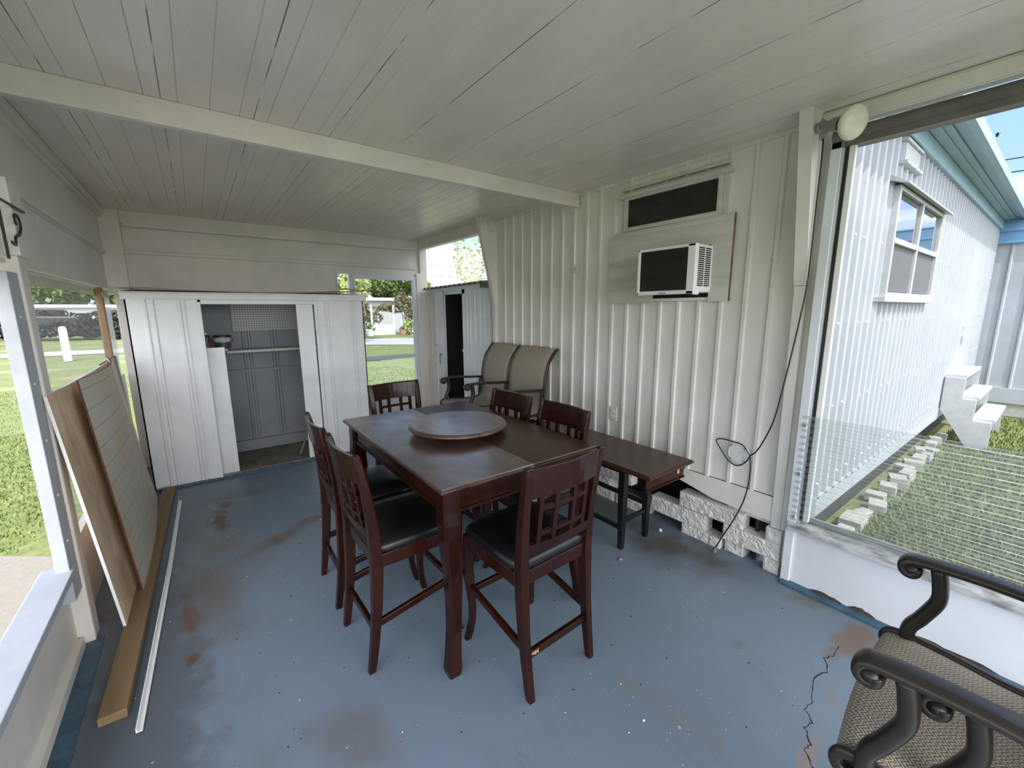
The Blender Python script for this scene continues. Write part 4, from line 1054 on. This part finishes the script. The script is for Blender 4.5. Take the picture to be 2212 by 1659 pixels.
# ================================================================== METAL SHED
sh = empty('metal_shed', (.52, 4.75, 0), 0, 'low white metal shed with open sliding door at the back', 'shed')
def ribbed_y(y, x0, x1, z0, z1, ribs, d=.012, sl=.008, w=.03):
    poly = [(x0, y)]
    for r in ribs: poly += [(r-w/2-sl, y), (r-w/2, y-d), (r+w/2, y-d), (r+w/2+sl, y)]
    poly += [(x1, y), (x1, y+.012), (x0, y+.012)]
    m = MB(); m.loft([[Vector((a, b, z)) for a, b in poly] for z in (z0, z1)]); return m
SY = 4.75
m = ribbed_y(SY, -.46, -.05, .015, 1.70, (-.335, -.285, -.105, -.075), w=.016); local(m, sh).build('front_panel', SHEDW, sh)
m = ribbed_y(SY, 1.02, 1.50, .015, 1.70, (1.10, 1.125, 1.36, 1.39), w=.012); local(m, sh).build('front_panel', SHEDW, sh)
mb = MB(); mb.box(-.05, .03, SY-.02, SY+.01, .015, 1.70); mb.box(.015, .05, SY-.03, SY+.01, .015, 1.68); mb.box(.05, 1.02, SY-.022, SY+.01, 1.66, 1.70); mb.box(.995, 1.025, SY-.02, SY+.01, .015, 1.70)
local(mb, sh).build('door_frame', SHEDW, sh, bevel=.004)
mb = MB(); mb.box(.83, .985, SY+.015, SY+.03, .03, 1.665); d_ = local(mb, sh).build('sliding_door', SHEDW, sh)
mb = MB(); mb.box(.84, .865, SY+.0, SY+.015, 1.03, 1.13); local(mb, sh).build('handle', NEARWHITE, d_, bevel=.004)
mb = MB(); mb.box(.02, .19, SY+.06, SY+.075, .02, 1.26); d_ = local(mb, sh).build('loose_door_panel', SHEDW, sh)
mb = MB(); mb.box(.168, .182, SY+.045, SY+.06, .70, .78); local(mb, sh).build('handle', NEARWHITE, d_, bevel=.003)
mb = MB(); mb.box(-.48, 1.53, SY-.04, SY+.02, 1.70, 1.715); mb.box(-.48, 1.53, SY-.028, SY-.01, 1.715, 1.735); mb.box(-.48, 1.53, SY-.045, SY+.02, 1.735, 1.752)
local(mb, sh).build('roof_track', SHEDW, sh, bevel=.002)
mb = MB(); mb.add([(-.48, SY-.03, 1.755), (1.55, SY-.03, 1.755), (1.55, 5.58, 1.80), (-.48, 5.58, 1.80), (-.48, SY-.03, 1.765), (1.55, SY-.03, 1.765), (1.55, 5.58, 1.81), (-.48, 5.58, 1.81)], [(0, 1, 2, 3), (4, 5, 6, 7), (0, 1, 5, 4), (1, 2, 6, 5), (2, 3, 7, 6), (3, 0, 4, 7)])
local(mb, sh).build('roof', SHEDW, sh)
for xx in (-.46, 1.49):
    mb = MB(); mb.box(xx, xx+.01, SY, 5.58, 0, 1.75); local(mb, sh).build('side_wall', SHEDW, sh)
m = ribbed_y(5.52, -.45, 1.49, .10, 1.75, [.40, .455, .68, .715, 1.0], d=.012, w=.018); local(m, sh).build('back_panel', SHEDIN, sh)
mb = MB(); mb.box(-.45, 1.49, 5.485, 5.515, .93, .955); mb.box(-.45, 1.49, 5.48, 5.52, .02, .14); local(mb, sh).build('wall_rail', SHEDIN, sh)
mb = MB(); mb.box(.31, 1.2, 5.49, 5.497, 1.38, 1.70); local(mb, sh).build('pegboard', PEG, sh)
mb = MB(); mb.box(.22, 1.48, 5.22, 5.48, 1.165, 1.19); mb.box(-.44, .22, 4.92, 5.48, 1.215, 1.235); local(mb, sh).build('shelf', OLDWHITE, sh)
mb = MB(); mb.box(-.45, 1.49, SY+.02, 5.52, .001, .012); local(mb, sh).build('shed_floor', SHEDFLOOR, sh)
mb = MB(); mb.box(.05, .99, SY-.03, SY+.05, .002, .02); local(mb, sh).build('sill', mat('peeling_sill', (.5, .47, .42), .8, var=.9, vscale=25, vcol=(.05, .04, .035), stretch=(1, 3, 1)), sh)
# warped plywood on the shed roof
mb = MB(); n = 20; rings = []
for k in range(n+1):
    u = k/n; x = -.50+2.0*u; z = 1.772+.018*math.exp(-((u-.06)/.10)**2)+.004*math.sin(u*9)+(.022*max(0, u-.8)*5 if u > .8 else 0)
    rings.append([Vector((x, SY-.06+.02*u, z)), Vector((x, 5.45, z+.03)), Vector((x, 5.45, z+.036)), Vector((x, SY-.06+.02*u, z+.007))])
mb.loft(rings); tag(mb.build('warped_plywood', mat('grey_brown_ply', (.24, .19, .14), .8, var=.6, vscale=6, vcol=(.5, .46, .38))), 'warped weathered plywood sheet lying on the shed roof', 'plywood sheet')
mb = MB(); mb.bar((1.28, 4.73, 1.826), (1.80, 4.84, 1.80), .06, .006); tag(mb.build('thin_lath', TAN), 'thin tan lath jutting off the shed roof past the back window', 'lath')
# paint tub and can
tb = empty('paint_tub', (.19, 5.06, 1.235), 0, 'dark paint tub with white label band on the shed shelf', 'paint tub')
mb = MB(); mb.lathe([(.0001, 0), (.062, 0), (.066, .01), (.072, .115), (.0001, .115)], n=28); mb.build('tub_body', mat('grey_tub', (.05, .045, .055), .5, var=.5, vscale=14, vcol=(.12, .10, .11)), tb, smooth=False)
mb = MB(); mb.lathe([(.0705, .062), (.0735, .105), (.0705, .105), (.0675, .062)], n=28); lb = mb.build('label_band', mat('pale_label', (.55, .55, .55), .5), tb)
mb = MB(); mb.lathe([(.0001, .113), (.076, .113), (.076, .125), (.070, .128), (.0001, .128)], n=28); mb.build('lid', BLACKMETAL, tb)
for tx, zz, sz in (('AR-1000', .088, .018), ('RUBBERIZED', .070, .013)):
    cu = bpy.data.curves.new('txt', 'FONT'); cu.body = tx; cu.size = sz; cu.align_x = 'CENTER'; cu.extrude = .0004
    to = bpy.data.objects.new('txt', cu); COL.objects.link(to); bpy.context.view_layer.update()
    me = bpy.data.meshes.new_from_object(to.evaluated_get(bpy.context.evaluated_depsgraph_get())); bpy.data.objects.remove(to)
    for v in me.vertices:   # wrap round the tub
        a = v.co.x/.073-math.pi/2; r = .0745; v.co = Vector((r*math.cos(a), r*math.sin(a), zz+v.co.y))
    me.materials.clear(); me.materials.append(BLACKMETAL); o = bpy.data.objects.new('lettering', me); COL.objects.link(o); o.parent = lb
mb = MB(); mb.tube(curve_pts([(-.074, 0, .10), (-.088, -.01, .09), (-.084, -.02, .07), (-.076, -.012, .06)], 5), .003, 6); mb.tube(curve_pts([(.074, 0, .11), (.09, -.01, .09), (.084, -.02, .07), (.074, -.012, .06)], 5), .003, 6); mb.build('handle', BLACKMETAL, tb)
cn = empty('spray_can', (.06, 5.06, 1.235), 0, 'blue spray can with red lower label beside the paint tub', 'can')
mb = MB(); mb.lathe([(.0001, 0), (.032, 0), (.033, .004), (.033, .115), (.026, .135), (.0001, .137)], n=20); mb.build('can_body', CARD, cn)
mb = MB(); mb.lathe([(.0335, .01), (.0337, .06), (.033, .06), (.033, .01)], n=20); mb.build('can_label', REDLBL, cn)
mb = MB(); mb.lathe([(.0001, .137), (.016, .137), (.014, .155), (.0001, .157)], n=14); mb.build('cap', NEARWHITE, cn)
mb = MB(); mb.tube([(.78, 5.0, .02), (.93, 5.25, .22)], .012, 8); tag(mb.build('broken_stick', mat('whitened_stick', (.4, .38, .33), .8, var=.5, vscale=20)), 'short weathered stick leaning inside the shed doorway', 'stick')

# ================================================================== OUTDOOR LOCKER SHED (right gap)
lk = empty('locker_shed', (2.72, 4.7, 0), 0, 'narrow white ribbed storage shed with open door and black interior', 'shed')
LX = 2.745
pl = MB()
ys = [4.10, 4.20, 4.30, 4.41, 4.52, 4.60]
m = ribbed_x(LX, 4.06, 4.66, 0.02, 1.86, ys, d=.008, w=.02); local(m, lk).build('ribbed_front', SHEDW, lk)
mb = MB(); mb.box(LX-.01, LX+.02, 4.66, 4.70, 0, 1.86); mb.box(LX-.01, LX+.02, 5.20, 5.36, 0, 1.88); mb.box(LX-.01, LX+.02, 4.66, 5.22, 1.80, 1.87); local(mb, lk).build('door_frame', SHEDW, lk)
for yy in (4.05, 5.35):
    mb = MB(); mb.box(LX, 3.5, yy, yy+.015, 0, 1.86); local(mb, lk).build('side_wall', SHEDW, lk)
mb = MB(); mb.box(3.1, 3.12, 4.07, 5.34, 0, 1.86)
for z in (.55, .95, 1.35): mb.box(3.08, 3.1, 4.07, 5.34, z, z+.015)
mb.box(LX+.03, 3.1, 5.32, 5.345, 0, 1.86); mb.box(LX+.03, 3.1, 4.068, 4.08, 0, 1.86); mb.box(LX+.03, 3.1, 4.07, 5.34, 1.85, 1.86); mb.box(LX+.03, 3.1, 4.07, 5.34, 0, .01)  # dark lining added over the white walls so the open doorway looks unlit
local(mb, lk).build('dark_lining', DARKGREY, lk)
mb = MB(); mb.box(LX-.125, LX-.012, 5.205, 5.222, 0.03, 1.84); mb.box(LX-.127, LX-.115, 5.195, 5.222, .03, 1.84); d_ = local(mb, lk).build('door', SHEDW, lk, bevel=.003)
mb = MB(); mb.tube([(LX-.12+.026*math.cos(a/6*math.pi*.99)*.0+.016*math.cos(a*math.pi/6)-.02, 5.19, 1.12+.016*math.sin(a*math.pi/6)) for a in range(13)], .003, 6, up=(0, 1, 0)); local(mb, lk).build('ring_pull', GREYMETAL, d_); mb = MB(); mb.box(LX-.10, LX-.06, 5.186, 5.195, .98, 1.0); mb.box(LX-.10, LX-.09, 5.186, 5.195, .86, 1.0); local(mb, lk).build('latch', GREYMETAL, d_)
mb = MB(); mb.lathe([(.010, 0), (.022, 0), (.022, .006), (.010, .006), (.010, 0)], c=(LX-.014, 4.685, 1.08), n=20, M=Matrix.Rotation(-math.pi/2, 3, 'Y')); local(mb, lk).build('ring_handle', NEARWHITE, lk)
# corrugated rusty roof and flashing
mb = MB(); poly = []; n = 90
for i in range(n+1):
    y = 4.02+1.55*i/n; poly.append((y, 1.93-.012*(y-4)+.012*math.sin(i*.9)))
lo = [(a, b-.008) for a, b in reversed(poly)]
mb.loft([[Vector((x, a, b+dz)) for a, b in poly+lo] for x, dz in ((2.60, -.02), (3.5, .06))]); local(mb, lk).build('corrugated_roof', RUST, lk)
mb = MB(); rings = []
for i in range(24):
    y = 4.15+1.2*i/23; d = .018*noise.noise(Vector((y*6, 0, 0)))
    rings.append([Vector((2.655+d, y, 1.90)), Vector((2.74, y, 1.90)), Vector((2.70+d, y, 1.855+d*.8))])
mb.loft(rings); local(mb, lk).build('flashing', NEARWHITE, lk)
mb = MB(); mb.box(2.66, 2.80, 4.0, 4.16, 1.85, 1.91); local(mb, lk).build('beam_end', RUST, lk)

# ================================================================== HOUSE WING outside the right window
wg = empty('house_wing', (6.5, .92, 0), 0, 'long white corrugated house wing with blue eave outside the right window', 'building')
mb = MB(); poly = []; x = 2.76
WY = .92
while x < 10.38:
    poly += [(x, WY), (x+.060, WY), (x+.075, WY-.030), (x+.115, WY-.030), (x+.13, WY)]; x += .15
poly += [(10.42, WY), (10.42, WY+.05), (2.76, WY+.05)]
mb.loft([[Vector((a, b, z)) for a, b in poly] for z in (.30, 2.88)]); local(mb, wg).build('corrugated_wall', WALLOUT, wg)
mb = MB(); mb.box(2.76, 10.4, WY-.03, WY+.02, .17, .31); local(mb, wg).build('base_board', WALLOUT, wg)
mb = MB(); mb.box(2.72, 10.4, WY+.10, WY+.12, -.2, .30); local(mb, wg).build('crawl_space', DARKGREY, wg)
mb = MB()
mb.box(2.72, 10.6, WY-.06, WY+.05, 2.80, 2.93); local(mb, wg).build('fascia', BLUEEAVE, wg, bevel=.01)
mb = MB(); poly = [(.86, 2.93), (.80, 2.94), (.80, 2.95), (.75, 2.95), (.75, 2.965), (.70, 2.965), (.70, 2.95), (.66, 2.95), (.66, 2.91), (.61, 2.91), (.61, 3.0), (1.3, 3.08), (1.3, 2.93)]
mb.prism(poly, 'x', 2.72, 10.35); local(mb, wg).build('eave', BLUEEAVE, wg)
mb = MB()
for i in range(44):
    for k, z in enumerate((.42, .95, 1.5, 2.05)):
        x = 2.86+i*.2+(k % 2)*.1; mb.tube([(x, WY-.02, z), (x, WY-.032, z)], .008, 5, up=(.1, .9, .3))
o = local(mb, wg).build('screw', NEARWHITE, wg); o['kind'] = 'stuff'
mb = MB(); mb.box(2.72, 10.4, WY+.05, 3.9, 2.90, 2.98); mb.box(2.75, 10.4, 3.80, 3.86, .5, 2.9); mb.box(10.3, 10.4, WY+.05, 3.8, -.15, 2.9); mb.box(2.75, 10.4, WY+.1, 3.86, .5, .52); local(mb, wg).build('body', WALLOUT, wg)
wn = MB(); frame_xz(wn, 4.06, 5.66, 1.68, 2.45, .032, WY-.07, WY-.0); wn.box(4.83, 4.87, WY-.065, WY, 1.70, 2.43); wn.box(4.08, 5.64, WY-.068, WY, 2.06, 2.10); wn.box(4.02, 5.70, WY-.08, WY, 1.64, 1.68)
wn_ = local(wn, wg).build('window', STEPWHITE, wg, bevel=.004)
mb = MB(); mb.add([(4.0, WY-.12, 2.45), (5.76, WY-.12, 2.45), (5.76, WY-.02, 2.51), (4.0, WY-.02, 2.51), (4.0, WY-.12, 2.44), (5.76, WY-.12, 2.44), (5.76, WY, 2.48), (4.0, WY, 2.48)], [(0, 1, 2, 3), (4, 5, 6, 7), (0, 1, 5, 4), (2, 3, 7, 6), (1, 2, 6, 5), (3, 0, 4, 7)]); local(mb, wg).build('hood', STEPWHITE, wn_)
mb = MB(); mb.box(4.10, 5.62, WY-.045, WY-.038, 2.10, 2.41); local(mb, wg).build('pane', mat('sky_reflecting_glass', (.05, .06, .07), .03, spec=1.0, metal=.0, coat=1.0), wn_)
mb = MB(); mb.box(4.10, 5.62, WY-.044, WY-.038, 1.72, 2.06); local(mb, wg).build('screen', mat('insect_screen', (.09, .09, .10), .8), wn_)
mb = MB(); mb.box(4.20, 4.62, WY-.035, WY-.01, 2.64, 2.77); mb.box(4.16, 4.66, WY-.05, WY, 2.765, 2.785); mb.box(4.16, 4.66, WY-.06, WY-.0, 2.615, 2.635); local(mb, wg).build('wall_vent', STEPWHITE, wg)
mb = MB(); mb.box(8.2, 9.3, WY-.028, WY, .45, 2.35); dd = local(mb, wg).build('door', WALLOUT, wg, bevel=.01)
mb = MB(); mb.lathe([(.0001, 0), (.03, 0), (.03, .05), (.0001, .06)], c=(8.4, WY-.03, 1.35), n=14, M=Matrix.Rotation(math.pi/2, 3, 'X')); mb.box(8.36, 8.52, WY-.09, WY-.06, 1.18, 1.22); local(mb, wg).build('handle', NEARWHITE, dd)
for i in range(13):
    pass
# loose rubble / blocks under the wing
RUB = mat('rubble_grey', (0.34, 0.33, 0.31), 0.85, bump=1.0, bscale=40, var=.6, vscale=18, vcol=(.16, .15, .14))
xx = 2.95
for i in range(20):
    ln = random.uniform(.10, .24); hz = random.uniform(.05, .11); xx += ln/2+.02
    b = block(0, ln, 0, hz, 'rough white block lying in the gap under the outdoor wing wall', depth=random.uniform(.08, .15))
    b.data.materials[0] = RUB
    b.rotation_euler = (0, 0, math.pi/2+random.uniform(-.35, .35)); b.location = (xx, WY-.07+random.uniform(-.05, .05), -.15); b['group'] = 'blocks under the wing skirt'; b.name = 'rubble_block'
    xx += ln/2+random.uniform(0, .12)
# addition
ad = empty('house_addition', (10.45, -.5, 0), 0, 'white ribbed house addition with blue fascia behind the steps', 'building')
mb = MB(); poly = []; y = -4.0
while y < .95:
    poly += [(y, 10.42), (y+.20, 10.42), (y+.215, 10.395), (y+.235, 10.395)]; y += .25
poly += [(1.1, 10.42), (1.1, 10.6), (-4.0, 10.6)]
mb.loft([[Vector((b, a, z)) for a, b in poly] for z in (.30, 2.62)]); local(mb, ad).build('ribbed_wall', WALLOUT, ad)
mb = MB(); mb.box(10.36, 10.6, -4.0, 1.0, 2.58, 2.94); mb.box(10.33, 10.6, -4.0, 1.0, 2.76, 2.94); mb.box(10.30, 10.7, -4, 1.0, 2.94, 2.97); local(mb, ad).build('fascia', BLUEFASC, ad, bevel=.01)
mb = MB(); mb.box(10.37, 10.42, -4, .9, .06, .30); local(mb, ad).build('base_board', WALLOUT, ad)
mb = MB(); mb.box(10.5, 10.6, -4, .9, -.2, .2); local(mb, ad).build('block_footing', BLOCK, ad)
# steps
st = empty('porch_steps', (8.6, .6, -.15), 0, 'white painted wooden steps by the house wing door', 'steps')
mb = MB(); poly = [(.88, .72), (.70, .72), (.70, .46), (.58, .46), (.58, .20), (.42, .20), (.42, -.15), (.60, -.15), (.88, .30)]
for xx in (7.6, 8.9): mb.prism(poly, 'x', xx, xx+.05)
local(mb, st).build('stringer', STEPWHITE, st)
for (ya, yb, z) in ((.56, .74, .46), (.40, .60, .20), (.70, .9, .72)):
    mb = MB(); mb.box(7.65, 8.98, ya, yb, z, z+.035); local(mb, st).build('tread', STEPWHITE, st)

# ================================================================== GROUND AND DISTANCE
G = -.15
mb = MB(); mb.box(-60, 80, -40, 100, G-.3, G-.02); structure(mb, 'lawn', GRASS)
mb = MB(); mb.add([(-2.4, -8, G), (-.66, -8, G), (-.66, 3.2, G), (-1.0, 4.2, G), (-1.5, 4.6, G), (-2.4, 4.4, G), (-3.2, 3.6, G)], [(0, 1, 2, 3, 4, 5, 6)]); structure(mb, 'concrete_path', CONC)
mb = MB(); mb.add([(-60, 24.5, G+.0), (-3.5, 24.5, G), (4.5, 23.5, G), (9, 20.0, G), (11.5, 16.5, G), (60, 4, G), (60, 12, G), (13.5, 23.2, G), (10, 25.8, G), (4, 27, G), (-60, 27.5, G)], [(0, 1, 2, 3, 4, 5, 6, 7, 8, 9, 10)]); structure(mb, 'road', ASPH)
# grass blades where the photo sees lawn close up
def blades(name, regions, n, h, label):
    q = MB()
    for _ in range(n):
        x0, x1, y0, y1 = random.choice(regions)
        x = random.uniform(x0, x1); y = random.uniform(y0, y1); a = random.uniform(0, math.pi); hh = h*random.uniform(.4, 1.2); w = .006+random.random()*.008
        dx, dy = math.cos(a)*w, math.sin(a)*w; lx, ly_ = random.uniform(-.5, .5)*hh, random.uniform(-.5, .5)*hh
        q.add([(x-dx, y-dy, G-.02), (x+dx, y+dy, G-.02), (x+lx, y+ly_, G-.02+hh)], [(0, 1, 2)])
    o = q.build(name, BLADE); tag(o, label, 'grass', kind='stuff'); return o
blades('grass_blades', [(3.2, 5, -2.2, .78), (3.6, 8, -3, .72), (5, 10.2, -3, .85), (2.8, 3.4, -2.2, .5)], 60000, .07, 'tall green grass growing beside the house wing')
blades('lawn_blades', [(-4, -1.2, 4.5, 9), (1.5, 5, 6, 13), (-6, -1.2, 4.8, 14)], 30000, .035, 'short sunlit lawn grass outside the back window and left opening')

# far white bollard
mb = MB(); mb.lathe([(.0001, 0), (.11, 0), (.11, 1.15), (.08, 1.22), (.0001, 1.24)], n=16); o = mb.build('road_bollard', NEARWHITE, smooth=False); o.location = (-3.85, 21.6, G)
tag(o, 'white bollard standing by the road seen through the left vinyl', 'bollard')

def far_home(name, x0, x1, y, z1, label, rz=0, depth=4):
    h = empty(name, ((x0+x1)/2, y, G), rz, label, 'building'); w = (x1-x0)/2
    m = MB(); m.box(-w, w, 0, depth, 0, z1-G); m.build('wall', FARWALL, h)
    m = MB(); m.box(-w-.3, w+.3, -.3, depth+.3, z1-G, z1-G+.12); m.box(-w-.3, w+.3, -.35, -.25, z1-G-.05, z1-G+.16); m.build('roof', NEARWHITE, h)
    return h
h1 = far_home('mobile_home', 4.0, 17.0, 31.5, 2.35, 'white mobile home across the road behind flowering vines')
m = MB(); m.box(-2.0, -1.1, -.03, 0, 1.0, 2.0); m.build('window', DARKGLASS, h1)
h2 = far_home('mobile_home', -12.5, -2.0, 44, 1.95, 'white mobile home far left seen through the cloudy vinyl')
for x in (-4, -1.0, 2.5):
    m = MB(); m.box(x-.7, x+.7, -.03, 0, .9, 1.9); m.build('window', DARKGLASS, h2)
# carport canopy and dark hedge far left
# foliage generator
def foliage(c, rad, n, size, seed=0, flat=1.0):
    rnd = random.Random(seed); q = MB()
    lobes = [(Vector((rnd.gauss(0, .45)*rad[0], rnd.gauss(0, .45)*rad[1], rnd.uniform(-.6, .8)*rad[2])), rnd.uniform(.35, .6)) for _ in range(9)]
    for _ in range(n):
        lc, lr = rnd.choice(lobes)
        d = Vector((rnd.gauss(0, 1), rnd.gauss(0, 1), rnd.gauss(0, 1))).normalized()*rnd.uniform(.55, 1)**.5*lr
        p = lc+Vector((d.x*rad[0], d.y*rad[1], d.z*rad[2])); s = size*rnd.uniform(.5, 1.3)
        a = Vector((rnd.gauss(0, 1), rnd.gauss(0, 1), rnd.gauss(0, 1))).normalized()*s; b = Vector((rnd.gauss(0, 1), rnd.gauss(0, 1), rnd.gauss(0, 1))).normalized()*s*.6
        p = p+Vector(c); q.add([p-a*.5, p+b, p+a*.5, p-b], [(0, 1, 2, 3)])
    return q
def tree(x, y, h, cr, mtl, label, seed, size=.22, n=2600, cz=None, name='tree'):
    t = empty(name, (x, y, G), 0, label, 'tree')
    foliage((0, 0, (cz or h*.68)), (cr, cr, h*.36), n, size, seed).build('foliage', mtl, t)
    q = MB(); q.tube(curve_pts([(0, 0, 0), (.1, 0, h*.3), (-.05, .1, h*.6), (0, 0, h*.85)], 4), [.035*h, .03*h, .03*h, .028*h, .026*h, .024*h, .022*h, .02*h, .018*h, .016*h, .014*h, .012*h, .01*h], 8, up=(1, 0, 0)); q.build('trunk', BARK, t)
    return t
tree(12.5, 43, 7.5, 3.8, LEAF, 'broad green tree behind the white mobile home, left of pair', 3, .32, 9000, cz=3.9)
tree(17.2, 45, 7.2, 3.4, LEAF, 'broad green tree behind the white mobile home, right of pair', 4, .32, 9000, cz=3.7)
tree(7.0, 24.5, 6.4, 1.6, PINE, 'light green leafy tree seen through the narrow slot window', 5, .22, 2600)
pn = tree(10.6, 15.4, 7.0, 1.35, PINE, 'pale green pine rising above the narrow ribbed shed', 6, .11, 6000, cz=4.6, name='pine_tree')
tree(-13.5, 54, 10, 6.0, LEAF, 'dark green tree far left behind the cloudy vinyl', 7, .5, 9000, cz=4.6)
tree(-6.0, 52, 10, 5.0, LEAF, 'green tree beyond the road left of the wooden stud', 8, .45, 9000, cz=4.4)
tree(-11, 30, 5.5, 2.0, LEAF, 'small green tree at the far left edge', 9, .3, 2500)
def bush(x, y, rx, rz, mtl, label, seed, n=1600, size=.14, z=None):
    t = empty('bush', (x, y, G), 0, label, 'bush'); foliage((0, 0, z or rz*.9), (rx, .5, rz), n, size, seed).build('foliage', mtl, t)
    q = MB()
    for k in range(4): q.tube([(-.2+.13*k, 0, 0), (-.5*rx+.33*rx*k, 0, (z or rz)*.9)], .025, 6, up=(1, 0, 0))
    q.build('stem', BARK, t); return t
bush(10.1, 30.2, 1.6, .8, VINE, 'brownish flowering vine heaped over the white trellis', 11, 2600, .15, z=1.65)
bush(12.6, 29.6, 1.0, 1.2, VINE, 'reddish vine climbing right of the white trellis', 12, 2600, .15, z=1.9)
bush(8.8, 30.6, .8, .9, LEAF, 'dark leafy shrub left of the white trellis', 13, 1500, .12)
bush(12.3, 28.9, .35, .5, PINE, 'young banana-like plant in a dark pot by the wall', 14, 200, .35)
tr = empty('trellis', (10.7, 29.6, G), 0, 'white wooden garden trellis under the flowering vine', 'trellis')
for x in (-.8, .8):
    m = MB(); m.box(x-.05, x+.05, -.05, .05, 0, 2.1); m.build('trellis_post', NEARWHITE, tr)
m = MB(); m.box(-.8, .8, -.02, .02, .0, .75); m.build('lattice_panel', NEARWHITE, tr)
def pot(x, y, r, h, mtl, label):
    p = empty('flower_pot', (x, y, G), 0, label, 'pot', 'flower pots by the white trellis')
    m = MB(); m.lathe([(.0001, 0), (r*.7, 0), (r, h*.9), (r*1.08, h*.9), (r*1.08, h), (r*.9, h), (r*.85, h*.9), (.0001, h*.88)], n=18); m.build('pot_body', mtl, p)
    foliage((0, 0, h*1.3), (r*.9, r*.9, h*.5), 160, .12, int(x*10)).build('plant', LEAF, p)
pot(8.75, 28.6, .22, .40, BLUEPOT, 'blue flower pot left of the trellis')
pot(9.4, 28.6, .30, .48, WHITEPOT, 'large white flower pot left of the trellis')
pot(11.75, 28.6, .24, .38, TERRA, 'terracotta flower pot right of the trellis')
pot(12.9, 28.0, .22, .38, DARKGREY, 'dark grey flower pot at the right by the wall')
# dark parked car behind the left vinyl
cr_ = empty('parked_car', (-7.0, 38.5, G), 0, 'dark parked car seen blurred through the left vinyl', 'car')
m = MB(); m.prism([(-2.2, .3), (2.2, .3), (2.25, .8), (1.6, .95), (.9, 1.45), (-1.0, 1.5), (-1.7, 1.0), (-2.25, .9)], 'y', -.85, .85); m.build('car_body', mat('dark_car_paint', (.012, .013, .02), .4), cr_, bevel=.08)
for x in (-1.4, 1.4):
    for y in (-.85, .7):
        m = MB(); m.lathe([(.0001, 0), (.33, 0), (.33, .18), (.0001, .18)], c=(x, y+.17, .33), n=18, M=Matrix.Rotation(math.pi/2, 3, 'X')); m.build('wheel', BLACKMETAL, cr_)
c2 = copy_tree(cr_); c2.location = (-12.6, 37, G); c2['label'] = 'dark parked car at the far left edge before the trees'
cr_['label'] = 'dark parked car seen blurred behind the white bollard'
for (x, y, rx, sd, lb_) in ((-4.9, 37, 2.6, 31, 'dark hedge right of the parked cars, beyond the road'), (-9.6, 40.5, 3.2, 32, 'dark hedge behind the parked cars, beyond the road')):
    bush(x, y, rx, .85, DARKHEDGE, lb_, sd, 3600, .22)
# overhead wires
def wire(a, b, sag, label, r=.012):
    m = MB(); m.tube([Vector(a).lerp(Vector(b), t/16)-Vector((0, 0, sag*4*(t/16)*(1-t/16))) for t in range(17)], r, 5, up=(.3, .2, .9)); tag(m.build('power_line', BLACKMETAL), label, 'power line', 'overhead lines')
wire((2, 20, 3.95), (24, 20, 3.9), .12, 'upper overhead line above the narrow ribbed shed')
wire((2, 20, 3.45), (24, 20, 3.4), .12, 'lower overhead line above the narrow ribbed shed')
wire((14, 8, 4.95), (14, -12, 4.3), .1, 'upper overhead line beyond the blue eave', .012)
wire((14, 8, 4.65), (14, -12, 4.1), .1, 'lower overhead line beyond the blue eave', .012)

# ---- debris on the floor
def chips(name, n, col, smin, smax, label, seed):
    rnd = random.Random(seed); q = MB()
    for _ in range(n):
        x = rnd.uniform(-.1, 2.5); y = rnd.uniform(.35, 4.2); s = rnd.uniform(smin, smax); a = rnd.uniform(0, 6.28)
        pts = [(x+s*math.cos(a+k*2*math.pi/5)*rnd.uniform(.6, 1.2), y+s*math.sin(a+k*2*math.pi/5)*rnd.uniform(.6, 1.2)) for k in range(5)]
        q.loft([[Vector((px, py, 0.0005)) for px, py in pts], [Vector((x+(px-x)*.6, y+(py-y)*.6, .002+s*.35)) for px, py in pts]])
    tag(q.build(name, col), label, 'debris', kind='stuff')
chips('dark_debris', 170, DARK, .0016, .0045, 'tiny dark crumbs scattered over the blue floor', 21)
chips('white_paint_chips', 60, NEARWHITE, .0012, .0034, 'tiny white paint chips scattered over the blue floor', 22)
def stone(x, y, s, m_, name, label, cat):
    q = MB(); v = []
    bmx = bmesh.new(); bmesh.ops.create_icosphere(bmx, subdivisions=2, radius=1)
    for w in bmx.verts:
        k = 1+.35*noise.noise(w.co*2.1+Vector((x, y, 0))); v.append((w.co.x*s*k, w.co.y*s*.7*k, max(-.4, w.co.z)*s*.5*k+s*.2))
    q.add(v, [tuple(w.index for w in fc.verts) for fc in bmx.faces]); bmx.free(); o = q.build(name, m_); o.location = (x, y, 0); tag(o, label, cat)
stone(2.03, 1.55, .017, mat('grey_stone', (.2, .18, .17), .9), 'small_stone', 'small pale stone on the floor before the black bench leg', 'stone')
stone(1.24, .80, .006, NEARWHITE, 'plaster_crumb', 'white plaster crumb on the open blue floor', 'crumb')
mb = MB(); mb.lathe([(.007, 0), (.010, 0), (.010, .014), (.007, .014), (.007, 0)], c=(2.55, 1.60, .0), n=16); tag(mb.build('pipe_stub', NEARWHITE), 'short white pipe stub on the floor by the blocks', 'pipe')
# bug on the outer pane
mb = MB(); mb.lathe([(.0001, -.009), (.004, -.006), (.005, 0), (.003, .007), (.0001, .009)], c=(2.655, .285, 2.28), n=8)
for s in (-1, 1): mb.bar((2.655, .285, 2.28), (2.653, .285+s*.008, 2.286), .002, .001)
tag(mb.build('insect', BLACKMETAL), 'small dark insect on the upper window pane', 'insect')
